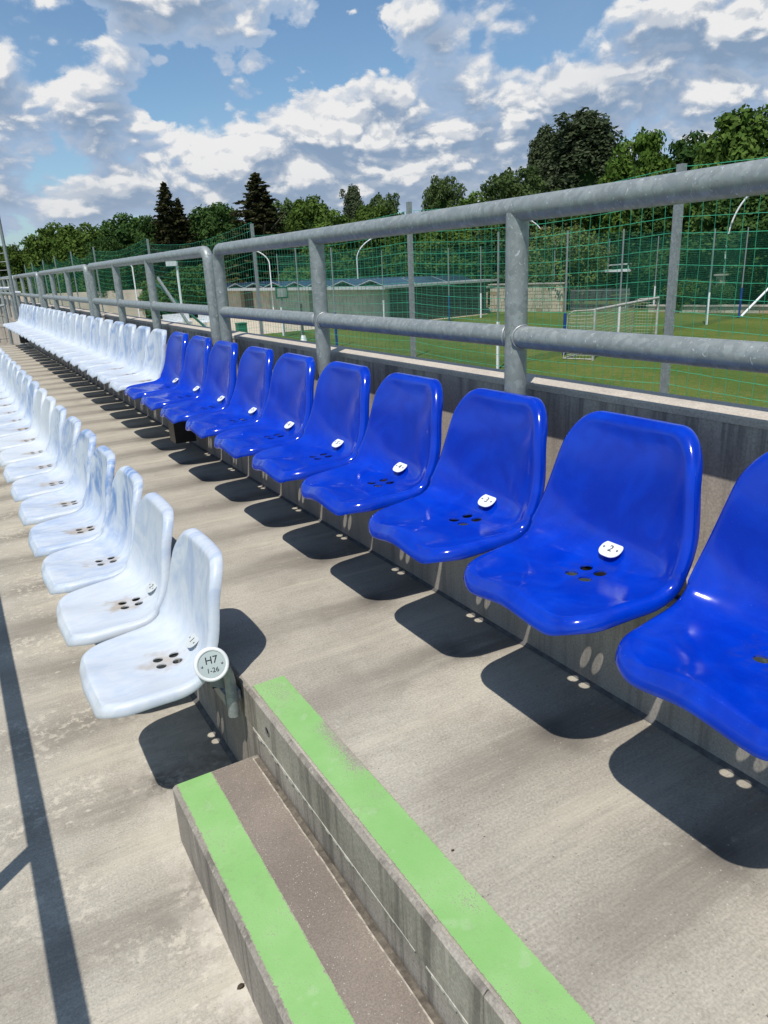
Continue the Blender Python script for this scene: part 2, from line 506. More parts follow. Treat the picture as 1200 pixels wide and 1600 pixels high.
def mat_grass():
    m, T, p, out = new_mat('pitch_grass')
    pos = T.node('ShaderNodeNewGeometry').outputs['Position']
    a = T.noise(pos, 0.35, 5, 0.6)
    b = T.noise(pos, 3.5, 6, 0.7)
    g = T.noise(T.mapping(pos, (1, 1, 1)), 18.0, 4, 0.7)
    c = T.mix(T.ramp(a, 0.35, 0.65), (0.070, 0.135, 0.022), (0.105, 0.158, 0.030))
    c = T.mix(T.ramp(b, 0.38, 0.68), c, (0.165, 0.155, 0.040))
    px, py, pz = T.xyz(pos)[:]
    # mowing bands
    st = T.math('SINE', T.math('ADD', T.math('MULTIPLY', T.math('ADD', px, T.math('MULTIPLY', py, -0.3)), 1.05), T.math('MULTIPLY', a, 3)))
    c = T.mix(T.ramp(st, -0.5, 0.5, 0.0, 0.45), c, (0.055, 0.112, 0.018))
    gg = T.ramp(g, 0.3, 0.7, 0.65, 1.3)
    c = T.vmath('MULTIPLY', c, T.comb(gg, gg, gg))
    T.set(p.inputs['Base Color'], c)
    p.inputs['Roughness'].default_value = 0.9
    p.inputs['Specular IOR Level'].default_value = 0.15
    T.l.new(T.bump(g, 0.8, 0.05), p.inputs['Normal'])
    return m


def mat_leaf(name, a, b, c_):
    m = bpy.data.materials.new(name)
    m.use_nodes = True
    m.node_tree.nodes.clear()
    T = NT(m.node_tree)
    out = T.node('ShaderNodeOutputMaterial')
    pos = T.node('ShaderNodeNewGeometry').outputs['Position']
    rnd = T.node('ShaderNodeNewGeometry').outputs['Random Per Island']
    oi = T.node('ShaderNodeObjectInfo').outputs['Random']
    n = T.noise(pos, 0.55, 3, 0.6)
    c = T.mix(T.ramp(n, 0.35, 0.65), a, b)
    c = T.mix(T.math('MULTIPLY', T.ramp(rnd, 0.55, 1.0), 0.55), c, c_)
    k = T.math('ADD', T.math('MULTIPLY', oi, 0.35), 0.82)
    c = T.vmath('MULTIPLY', c, T.comb(k, k, T.math('MULTIPLY', k, 0.95)))
    df = T.node('ShaderNodeBsdfDiffuse')
    tr = T.node('ShaderNodeBsdfTranslucent')
    T.l.new(c, df.inputs[0])
    T.l.new(c, tr.inputs[0])
    mx = T.node('ShaderNodeMixShader')
    mx.inputs[0].default_value = 0.28
    T.l.new(df.outputs[0], mx.inputs[1])
    T.l.new(tr.outputs[0], mx.inputs[2])
    T.l.new(mx.outputs[0], out.inputs[0])
    MATS[name] = m
    return m


def mat_stone():
    m, T, p, out = new_mat('wall_stone')
    pos = T.node('ShaderNodeNewGeometry').outputs['Position']
    rnd = T.node('ShaderNodeObjectInfo').outputs['Random']
    n = T.noise(pos, 6.0, 5, 0.7)
    c = T.mix(rnd, (0.50, 0.43, 0.31), (0.62, 0.58, 0.47))
    c = T.mix(T.ramp(rnd, 0.80, 0.95), c, (0.40, 0.28, 0.17))
    c = T.mix(T.math('MULTIPLY', T.ramp(n, 0.4, 0.7), 0.5), c, (0.32, 0.27, 0.20))
    T.set(p.inputs['Base Color'], c)
    p.inputs['Roughness'].default_value = 0.9
    return m


def mat_solar():
    m, T, p, out = new_mat('solar_cells')
    tc = T.node('ShaderNodeTexCoord')
    x, y, z = T.xyz(tc.outputs['Object'])[:]
    gx = T.math('ABSOLUTE', T.math('SUBTRACT', T.math('FRACT', T.math('MULTIPLY', x, 3.0)), 0.5))
    gy = T.math('ABSOLUTE', T.math('SUBTRACT', T.math('FRACT', T.math('MULTIPLY', y, 3.0)), 0.5))
    ln = T.math('MAXIMUM', T.ramp(gx, 0.46, 0.49), T.ramp(gy, 0.46, 0.49))
    c = T.mix(T.math('MULTIPLY', ln, 0.5), (0.020, 0.035, 0.075), (0.20, 0.24, 0.30))
    T.set(p.inputs['Base Color'], c)
    p.inputs['Roughness'].default_value = 0.18
    return m


mat_floor('upper_tread_concrete', 0.08, 1.40)
mat_floor('lower_tread_concrete', 0.14, 0.56, white=True)
mat_wall('riser_concrete', (0.40, 0.365, 0.315), (0.31, 0.285, 0.25), (0.23, 0.21, 0.185), 0.35)
mat_wall('step_face_concrete', (0.38, 0.345, 0.295), (0.26, 0.235, 0.20), (0.19, 0.17, 0.145), 0.55, 4.0)
mat_wall('parapet_concrete', (0.55, 0.48, 0.40), (0.45, 0.395, 0.33), (0.33, 0.29, 0.25), 0.22, 2.0, dark_top_z=(-0.66, -0.40))
mat_wall('coping_concrete', (0.56, 0.50, 0.42), (0.48, 0.42, 0.35), (0.36, 0.31, 0.26), 0.0, 7.0)
mat_wall('pale_concrete', (0.52, 0.48, 0.42), (0.44, 0.40, 0.35), (0.34, 0.31, 0.27), 0.2, 9.0)
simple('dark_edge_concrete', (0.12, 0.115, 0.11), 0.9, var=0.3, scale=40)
simple('mortar_bead', (0.42, 0.37, 0.30), 0.9, var=0.3, scale=60)
simple('lime_crust', (0.50, 0.47, 0.41), 0.9, var=0.2, scale=60)
simple('groove_grime', (0.13, 0.11, 0.085), 0.9, var=0.4, scale=50)
mat_galv()
mat_blue()
mat_marble()
mat_green_paint()
mat_terrazzo()
mat_grass()
mat_leaf('leaf_oak', (0.060, 0.109, 0.024), (0.099, 0.161, 0.036), (0.163, 0.224, 0.060))
mat_leaf('leaf_dark', (0.033, 0.073, 0.022), (0.061, 0.116, 0.034), (0.113, 0.175, 0.054))
mat_leaf('leaf_bright', (0.057, 0.113, 0.020), (0.093, 0.155, 0.031), (0.155, 0.215, 0.057))
mat_leaf('leaf_poplar', (0.055, 0.078, 0.040), (0.092, 0.120, 0.062), (0.170, 0.195, 0.125))
mat_leaf('leaf_spruce', (0.030, 0.039, 0.018), (0.060, 0.063, 0.026), (0.113, 0.093, 0.054))
mat_leaf('leaf_ash', (0.062, 0.102, 0.035), (0.098, 0.144, 0.051), (0.155, 0.204, 0.086))
mat_leaf('leaf_elder', (0.120, 0.180, 0.050), (0.170, 0.230, 0.070), (0.260, 0.300, 0.120))
mat_leaf('leaf_rust', (0.066, 0.055, 0.020), (0.105, 0.077, 0.028), (0.143, 0.110, 0.039))
simple('elder_blossom', (0.72, 0.70, 0.52), 0.8)
simple('bark', (0.095, 0.075, 0.055), 0.95, var=0.3, scale=4, bump=0.5)
mat_stone()
mat_solar()
simple('stone_mortar', (0.40, 0.35, 0.27), 0.95)
simple('net_cord', (0.035, 0.31, 0.17), 0.55, var=0.25, scale=3)
simple('far_net_cord', (0.035, 0.20, 0.12), 0.6, var=0.2, scale=2)
simple('goal_cord', (0.48, 0.48, 0.42), 0.7)
simple('goal_paint', (0.42, 0.40, 0.36), 0.6, var=0.2, scale=5)
simple('white_paint', (0.78, 0.79, 0.80), 0.45, var=0.05)
simple('blue_paint', (0.012, 0.055, 0.26), 0.4, var=0.1)
simple('grey_post_paint', (0.25, 0.28, 0.28), 0.5, metal=0.2)
simple('dark_wire', (0.13, 0.13, 0.13), 0.6)
simple('bare_steel', (0.40, 0.41, 0.42), 0.45, metal=0.5)
simple('rail_white_steel', (0.70, 0.72, 0.74), 0.35, metal=0.1)
simple('plate_white', (0.78, 0.80, 0.80), 0.35, var=0.03)
simple('plate_grey', (0.52, 0.55, 0.54), 0.4, var=0.04)
simple('disc_grey', (0.46, 0.52, 0.51), 0.38, var=0.03)
simple('plate_aged', (0.52, 0.55, 0.54), 0.5, var=0.06)
simple('ink_black', (0.015, 0.015, 0.018), 0.5)
simple('screw_steel', (0.28, 0.28, 0.28), 0.35, metal=0.8)
simple('black_plastic', (0.012, 0.013, 0.013), 0.4)
simple('shed_wall_grey', (0.36, 0.385, 0.335), 0.9, scale=1.2)
simple('shed_wall_tan', (0.46, 0.41, 0.33), 0.9, scale=1.2)
simple('shed_wall_dark', (0.075, 0.075, 0.065), 0.8, scale=1.5)
simple('shed_roof', (0.36, 0.38, 0.36), 0.6, scale=2)
simple('frame_alu', (0.55, 0.58, 0.60), 0.4, metal=0.3)
simple('sign_green', (0.02, 0.16, 0.09), 0.5)
simple('dark_green_steel', (0.015, 0.085, 0.055), 0.5)
simple('sand_path', (0.52, 0.44, 0.33), 0.95, scale=2)
simple('tan_render', (0.46, 0.40, 0.33), 0.95, scale=0.8)
simple('wood_brown', (0.19, 0.13, 0.08), 0.8)
simple('dirt', (0.05, 0.035, 0.02), 0.9)
simple('canopy_white', (0.72, 0.74, 0.75), 0.6)


# ------------------------------------------------------------------ mesh helpers
class MB:
    def __init__(self):
        self.v, self.f, self.s, self.mi = [], [], [], []

    def add(self, vs, fs, smooth=False, mi=0):
        o = len(self.v)
        self.v += [tuple(p) for p in vs]
        self.f += [tuple(i + o for i in f) for f in fs]
        self.s += [smooth] * len(fs)
        self.mi += [mi] * len(fs)

    def box(self, x0, x1, y0, y1, z0, z1, mi=0):
        vs = [(x, y, z) for z in (z0, z1) for y in (y0, y1) for x in (x0, x1)]
        self.add(vs, [(0, 2, 3, 1), (4, 5, 7, 6), (0, 1, 5, 4), (2, 6, 7, 3), (0, 4, 6, 2), (1, 3, 7, 5)], mi=mi)

    def obox(self, c, ax, ay, az, mi=0):
        c, ax, ay, az = Vector(c), Vector(ax), Vector(ay), Vector(az)
        vs = [c + i * ax + j * ay + k * az for k in (-1, 1) for j in (-1, 1) for i in (-1, 1)]
        self.add(vs, [(0, 2, 3, 1), (4, 5, 7, 6), (0, 1, 5, 4), (2, 6, 7, 3), (0, 4, 6, 2), (1, 3, 7, 5)], mi=mi)

    def tube(self, pts, r, n=12, cap=True, mi=0):
        pts = [Vector(p) for p in pts]
        rs = r if isinstance(r, (list, tuple)) else [r] * len(pts)
        rings = []
        ref = None
        for i, p in enumerate(pts):
            t = (pts[min(i + 1, len(pts) - 1)] - pts[max(i - 1, 0)]).normalized()
            if ref is None:
                ref = Vector((0, 0, 1)) if abs(t.z) < 0.9 else Vector((1, 0, 0))
            u = (ref - t * ref.dot(t)).normalized()
            w = t.cross(u)
            ref = u
            rings.append([p + (u * math.cos(2 * PI * k / n) + w * math.sin(2 * PI * k / n)) * rs[i] for k in range(n)])
        vs = [q for ring in rings for q in ring]
        fs = []
        for i in range(len(pts) - 1):
            for k in range(n):
                a, b = i * n + k, i * n + (k + 1) % n
                fs.append((a, b, b + n, a + n))
        self.add(vs, fs, True, mi)
        if cap:
            self.add(rings[0], [tuple(range(n))[::-1]], False, mi)
            self.add(rings[-1], [tuple(range(n))], False, mi)

    def disc_stack(self, c, nrm, right, prof, n=32, mi=0, smooth=True):
        """lathe: prof = [(radius, height)] round the axis nrm"""
        c, nrm, right = Vector(c), Vector(nrm).normalized(), Vector(right).normalized()
        up = nrm.cross(right)
        vs, fs = [], []
        for r, h in prof:
            vs += [c + nrm * h + (right * math.cos(2 * PI * k / n) + up * math.sin(2 * PI * k / n)) * r for k in range(n)]
        for i in range(len(prof) - 1):
            for k in range(n):
                a, b = i * n + k, i * n + (k + 1) % n
                fs.append((a, b, b + n, a + n))
        self.add(vs, fs, smooth, mi)
        self.add(vs[-n:], [tuple(range(n))], False, mi)

    def mesh(self, name, mats):
        me = bpy.data.meshes.new(name)
        me.from_pydata(self.v, [], self.f)
        if not isinstance(mats, (list, tuple)):
            mats = [mats]
        for m in mats:
            me.materials.append(MATS[m])
        me.polygons.foreach_set('use_smooth', self.s)
        me.polygons.foreach_set('material_index', self.mi)
        me.update()
        return me

    def build(self, name, mats, parent=None, **kw):
        return link(name, self.mesh(name, mats), parent, **kw)


def link(name, me, parent=None, loc=None, rot=None, label=None, cat=None, group=None, kind=None, mat=None):
    o = bpy.data.objects.new(name, me)
    COL.objects.link(o)
    if parent is not None:
        o.parent = parent
    if loc is not None:
        o.location = loc
    if rot is not None:
        o.rotation_euler = rot
    tag(o, label, cat, group, kind)
    if mat:
        o.material_slots[0].link = 'OBJECT'
        o.material_slots[0].material = MATS[mat]
    return o


def tag(o, label=None, cat=None, group=None, kind=None):
    if label:
        o['label'] = label
    if cat:
        o['category'] = cat
    if group:
        o['group'] = group
    if kind:
        o['kind'] = kind
    return o


def empty(name, loc, label, cat, group=None, rot=(0, 0, 0)):
    o = bpy.data.objects.new(name, None)
    o.empty_display_size = 0.1
    COL.objects.link(o)
    o.location = loc
    o.rotation_euler = rot
    return tag(o, label, cat, group)


def text_mesh(s, size, extrude=0.0004):
    cu = bpy.data.curves.new('lettering', 'FONT')
    cu.body = s
    cu.size = size
    cu.align_x = 'CENTER'
    cu.align_y = 'CENTER'
    cu.extrude = extrude
    cu.resolution_u = 3
    o = bpy.data.objects.new('lettering', cu)
    COL.objects.link(o)
    dg = bpy.context.evaluated_depsgraph_get()
    me = bpy.data.meshes.new_from_object(o.evaluated_get(dg))
    bpy.data.objects.remove(o)
    bpy.data.curves.remove(cu)
    me.materials.clear()
    me.materials.append(MATS['ink_black'])
    return me


def frame(right, up, origin):
    r, u = Vector(right).normalized(), Vector(up).normalized()
    n = r.cross(u)
    return Matrix(((r.x, u.x, n.x, origin[0]), (r.y, u.y, n.y, origin[1]), (r.z, u.z, n.z, origin[2]), (0, 0, 0, 1)))


random.seed(7)
G = -4.10            # pitch level (camera eye is the origin)
ZU = -1.162          # upper tread
ZL = -1.562          # lower tread
XU, XL = 1.40, 0.56  # riser planes behind the two seat rows
YEND = 16.9

# ------------------------------------------------------------------ ground
m = MB()
N = 60
xs = np.linspace(-600, 900, N)
for i in range(1):
    m.add([(-900, -900, G), (1200, -900, G), (1200, 1200, G), (-900, 1200, G)], [(0, 1, 2, 3)])
m.build('ground', 'pitch_grass', kind='structure')
m = MB()
m.add([(6.2, 58, G + .004), (17.9, 49.6, G + .004), (27.5, 50.2, G + .004), (30.0, 48.2, G + .004), (39.3, 50.0, G + .004), (43.0, 56.0, G + .004), (30, 70, G + .004), (8, 120, G + .004), (-20, 120, G + .004), (-20, 58, G + .004)], [tuple(range(10))])
m.build('path', 'sand_path', kind='structure')
m = MB()
m.add([(1.8, -6, G + .004), (4.4, -6, G + .004), (4.4, 60, G + .004), (1.8, 60, G + .004)], [(0, 1, 2, 3)])
m.build('pavement', 'pale_concrete', kind='structure')

# ------------------------------------------------------------------ concrete stand
def prism_y(prof, y0, y1):
    """prof: list of (x, z) closed outline, swept along y"""
    mb = MB()
    n = len(prof)
    vs = [(x, y0, z) for x, z in prof] + [(x, y1, z) for x, z in prof]
    fs = [(i, (i + 1) % n, (i + 1) % n + n, i + n) for i in range(n)]
    mb.add(vs, fs)
    mb.add(vs[:n], [tuple(range(n))[::-1]])
    mb.add(vs[n:], [tuple(range(n))])
    return mb


c = 0.009
# upper precast unit: tread, chamfered nosing, face with a shadow ledge
prism_y([(XL + .012, ZU), (XL + .012, ZU - .15), (XU, ZU - .15), (XU, ZU)], -3.0, YEND).build('upper_floor', ['upper_tread_concrete'], kind='structure')
for ya, yb in ((-3.0, 0.7195), (0.7225, YEND)):
    prism_y([(XL + .0118, ZU), (XL + .007, ZU), (XL, ZU - .007), (XL, -1.283), (XL + .0118, -1.283)], ya, yb).build('nosing_face', 'step_face_concrete', kind='structure')
prism_y([(XL + .004, -1.2835), (XL + .004, ZL), (XL + .15, ZL), (XL + .15, -1.2835)], -3.0, YEND).build('lower_riser', 'step_face_concrete', kind='structure')
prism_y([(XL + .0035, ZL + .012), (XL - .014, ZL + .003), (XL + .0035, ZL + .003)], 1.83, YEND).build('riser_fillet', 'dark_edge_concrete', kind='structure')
prism_y([(-0.28 + c, ZL), (-0.28, ZL - c), (-0.28, ZL - .4), (XL, ZL - .4), (XL, ZL)], -3.0, YEND).build('lower_floor', 'lower_tread_concrete', kind='structure')
prism_y([(-1.12, ZL - .4), (-1.12, ZL - .8), (-.275, ZL - .8), (-.275, ZL - .4)], -3.0, YEND).build('front_floor', 'lower_tread_concrete', kind='structure')
# riser behind the blue row and the body of the stand under it
prism_y([(XU, ZU), (XU, -0.78), (1.566, -0.78), (1.566, ZU - .16), (XU, ZU - .16)], -3.0, YEND).build('upper_riser', 'riser_concrete', kind='structure')
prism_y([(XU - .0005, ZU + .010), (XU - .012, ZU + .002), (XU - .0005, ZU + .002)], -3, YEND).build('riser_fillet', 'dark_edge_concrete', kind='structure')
prism_y([(1.563, -.9), (1.563, G), (1.70, G), (1.70, -.9)], -3.0, YEND).build('stand_back', 'pale_concrete', kind='structure')
# lime crust along the ledge of the aisle riser
mb = MB()
for (y0, y1, w) in [(1.50, 1.83, .006), (1.20, 1.52, .003), (0.94, 1.20, .002), (0.70, 0.90, .004), (0.4, 0.66, .003)]:
    k = max(2, int((y1 - y0) / .02))
    for i in range(k):
        a, b = y0 + (y1 - y0) * i / k, y0 + (y1 - y0) * (i + 1) / k
        h = w * random.uniform(.5, 1.5)
        mb.box(XL - h * .35, XL + .003, a, b, -1.284 - h * 1.6, -1.2845 + h * .3)
mb.build('lime_crust', 'lime_crust', kind='stuff', label='pale lime crust along the ledge of the aisle riser', cat='crust')
# lower half step in the aisle
step = empty('half_step', (0.43, 1.0, ZL), 'low concrete half step with a green nosing stripe beside the pale seats', 'step')
ZM = -1.372


def child(mbd, name, mat, par, **kw):
    o = mbd.build(name, mat, par, **kw)
    o.matrix_parent_inverse = par.matrix_world.inverted() if False else Matrix.Translation(-Vector(par.location))
    return o


sb = prism_y([(.302 + .008, ZM), (.302, ZM - .008), (.302, ZM - .022), (.302, ZL), (XL - .001, ZL), (XL - .001, ZM)], -1.2, 1.817)
for i, fz in enumerate(sb.f):
    pass
child(sb, 'step_block', 'step_face_concrete', step)
mb = MB(); mb.add([(.4175, -1.2, ZM + .002), (.540, -1.2, ZM + .002), (.540, 1.812, ZM + .002), (.4175, 1.812, ZM + .002)], [(0, 1, 2, 3)])
child(mb, 'sanded_tread', 'sanded_step_concrete', step)
mb = MB(); mb.add([(.3125, -1.2, ZM + .004), (.417, -1.2, ZM + .004), (.417, 1.812, ZM + .004), (.3125, 1.812, ZM + .004)], [(0, 1, 2, 3)])
child(mb, 'green_stripe', 'worn_green_paint', step)
mb = MB(); mb.box(.541, .5585, -1.2, 1.80, ZM - .001, ZM + .0012)
child(mb, 'grimy_groove', 'groove_grime', step)
mb = MB()
y = -1.2
while y < 1.8:
    l = random.uniform(.015, .04)
    mb.box(.5385 - random.uniform(0, .0015), .5415, y, min(1.81, y + l), ZM, ZM + random.uniform(.0035, .007))
    y += l
child(mb, 'mortar_bead', 'mortar_bead', step)
# painted stripes on the upper tread
mb = MB(); mb.add([(.5775, -1.5, ZU + .004), (.678, -1.5, ZU + .004), (.678, 1.850, ZU + .004), (.5775, 1.848, ZU + .004)], [(0, 1, 2, 3)])
mb.build('nosing_marking', 'worn_green_paint', kind='structure')
mb = MB(); mb.add([(.915, -1.0, ZU + .004), (1.01, -1.0, ZU + .004), (1.01, .448, ZU + .004), (.915, .448, ZU + .004)], [(0, 1, 2, 3)])
mb.build('floor_marking', 'worn_green_paint', kind='structure')
# lifting socket in the riser
mb = MB(); mb.disc_stack((XL - .001, 1.70, -1.222), (-1, 0, 0), (0, 1, 0), [(.014, -.004), (.014, .0012), (.011, .0012), (.010, -.001)], 20)
mb.build('lifting_socket', 'dark_edge_concrete', label='small round lifting socket in the aisle riser below the green stripe', cat='socket')
# debris
for i, (x, y, z, s, lb) in enumerate([(.293, 1.28, ZL, .010, 'curled dry leaf fragment on the lower tread against the half step'),
                                      (.292, 1.075, ZL, .008, 'dark plant scrap at the foot of the half step nearer the camera'),
                                      (.70, 1.005, ZU, .0035, 'tiny pebble beside the worn edge of the long green stripe')]):
    mb = MB()
    random.seed(31 + i)
    n = 9
    vs = [(0, 0, s * .5)] + [(s * random.uniform(.6, 1.3) * math.cos(2 * PI * k / n), s * random.uniform(.4, 1.0) * math.sin(2 * PI * k / n), random.uniform(.0, .6) * s) for k in range(n)]
    mb.add(vs, [(0, 1 + k, 1 + (k + 1) % n) for k in range(n)])
    mb.add([(a, b, .0) for a, b, _ in vs], [(0, 1 + (k + 1) % n, 1 + k) for k in range(n)])
    mb.build('debris', 'dirt', label=lb, cat='debris', loc=(x, y, z + .001))

# ------------------------------------------------------------------ parapet with coping
par = empty('parapet_wall', (1.55, 6, -0.78), 'concrete parapet wall with pale coping behind the top seat row', 'wall')
joints = [-3.0, 0.15, 4.50, 9.00, 13.5, 18.0, 22.5, 27]
for a, b in zip(joints[:-1], joints[1:]):
    mb = MB(); mb.box(1.558, 1.663, a + .006, b - .006, -0.90, -0.387)
    child(mb, 'wall_panel', 'parapet_concrete', par)
    mb = prism_y([(1.555, -.386), (1.555, -.371), (1.559, -.367), (1.668, -.361), (1.668, -.386)], a + .005, b - .005)
    child(mb, 'coping', 'coping_concrete', par)

# ------------------------------------------------------------------ galvanised railing
RX, RT, RM, RR = 1.47, 0.1377, -0.2148, 0.0334
SECT = [([0.384, 1.736, 3.070, 4.415], 'nearest the camera, beside the blue seats'),
        ([4.608, 6.098, 7.376, 8.685], 'behind the last blue and first pale seats'),
        ([8.935, 10.410, 11.864, 13.152], 'third from the camera'),
        ([13.568, 14.856, 16.207, 17.661], 'fourth from the camera near the stand end'),
        ([17.952, 19.324, 20.674, 22.025], 'fifth from the camera beyond the end fence'),
        ([22.336, 23.687, 25.037, 26.388], 'farthest at the left edge of the picture')]
SECT.insert(0, ([-3.532, -2.389, -1.143, 0.104], 'running on behind the camera side'))
for ys, lb in SECT:
    rt = empty('railing', (RX, ys[0], -.78), 'galvanised tube railing section ' + lb, 'railing', 'railing sections on the parapet')
    br = .062
    a, b = ys[0], ys[-1]
    pts = [(RX, a, -.78), (RX, a, RT - br)]
    pts += [(RX, a + br - br * math.cos(t), RT - br + br * math.sin(t)) for t in np.linspace(0, PI / 2, 7)[1:]]
    pts += [(RX, y, RT) for y in np.linspace(a + br, b - br, 6)[1:-1]]
    pts += [(RX, b - br + br * math.sin(t), RT - br + br * math.cos(t)) for t in np.linspace(0, PI / 2, 7)]
    pts += [(RX, b, -.78)]
    mb = MB(); mb.tube(pts, RR, 24)
    child(mb, 'top_rail', 'galvanised_steel', rt)
    for y in ys[1:-1]:
        mb = MB(); mb.tube([(RX, y, -.78), (RX, y, RT - .008)], RR, 24)
        # weld bead round the joint
        child(mb, 'post', 'galvanised_steel', rt)
    for y0, y1 in zip(ys[:-1], ys[1:]):
        mb = MB(); mb.tube([(RX, y0 + .01, RM), (RX, y1 - .01, RM)], RR * .965, 24)
        child(mb, 'mid_rail', 'galvanised_steel', rt)
    for y in ys[1:-1]:
        for zz, dy in ((RM, RR + .002), (RM, -RR - .002)):
            mb = MB()
            mb.tube([(RX + RR * 1.02 * math.cos(t), y + dy - math.copysign(.012, dy) * abs(math.cos(t)), zz + RR * 1.02 * math.sin(t)) for t in np.linspace(0, 2 * PI, 21)], .0035, 6, cap=False)
            child(mb, 'weld_bead', 'bare_steel', rt)

# handrail of the row in front (below the frame; its shadow falls across the lower tread)
fr_ = empty('front_railing', (-.40, 4.0, ZL - .4), 'galvanised handrail in front of the lower row, out of frame at left', 'railing')
mb = MB(); mb.tube([(-.40, -2.5, -.69), (-.40, 16, -.69)], .031, 16); child(mb, 'top_rail', 'galvanised_steel', fr_)
for y in (-1.1, 1.74, 4.6, 7.4, 10.3, 13.1, 15.9):
    mb = MB(); mb.tube([(-.40, y, ZL - .4), (-.40, y, -.70)], .026, 14); child(mb, 'post', 'galvanised_steel', fr_)

# ------------------------------------------------------------------ seats
def smooth(a, b, x):
    t = min(1, max(0, (x - a) / (b - a)))
    return t * t * (3 - 2 * t)


PROF = [(-.402, .4385), (-.390, .4425), (-.362, .4435), (-.32, .439), (-.26, .432), (-.20, .428), (-.15, .429), (-.115, .435), (-.090, .448), (-.073, .470), (-.063, .500), (-.056, .542), (-.049, .595), (-.041, .65), (-.032, .705), (-.023, .755), (-.017, .785)]


def catmull(P, k=10):
    out = []
    P = [Vector((a, 0, b)) for a, b in P]
    P = [P[0] * 2 - P[1]] + P + [P[-1] * 2 - P[-2]]
    for i in range(1, len(P) - 2):
        for j in range(k):
            t = j / k
            a, b, c_, d = P[i - 1], P[i], P[i + 1], P[i + 2]
            out.append(0.5 * ((2 * b) + (c_ - a) * t + (2 * a - 5 * b + 4 * c_ - d) * t * t + (3 * b - a - 3 * c_ + d) * t ** 3))
    out.append(P[-2])
    return out


PC = catmull(PROF)
AL = [0]
for i in range(1, len(PC)):
    AL.append(AL[-1] + (PC[i] - PC[i - 1]).length)
LTOT = AL[-1]


def prof_at(s):
    if s <= 0:
        t = (PC[1] - PC[0]).normalized()
        t = (PC[4] - PC[0]).normalized()
        return PC[0] + t * s, t
    if s >= LTOT:
        t = (PC[-1] - PC[-2]).normalized()
        return PC[-1] + t * (s - LTOT), t
    i = min(range(len(AL)), key=lambda q: abs(AL[q] - s))
    i = max(0, min(len(AL) - 2, i if AL[i] <= s else i - 1))
    f = (s - AL[i]) / (AL[i + 1] - AL[i])
    p = PC[i].lerp(PC[i + 1], f)
    a, b = max(0, i - 3), min(len(PC) - 1, i + 4)
    return p, (PC[b] - PC[a]).normalized()


SJ = None
for i, q in enumerate(PC):
    if q.x > -.075:
        SJ = AL[i]
        break


def halfw(s):
    k = smooth(0, SJ, s)
    w = .209 + (.235 - .209) * k
    k2 = smooth(SJ + .02, LTOT, s)
    return w + (.190 - .235) * k2


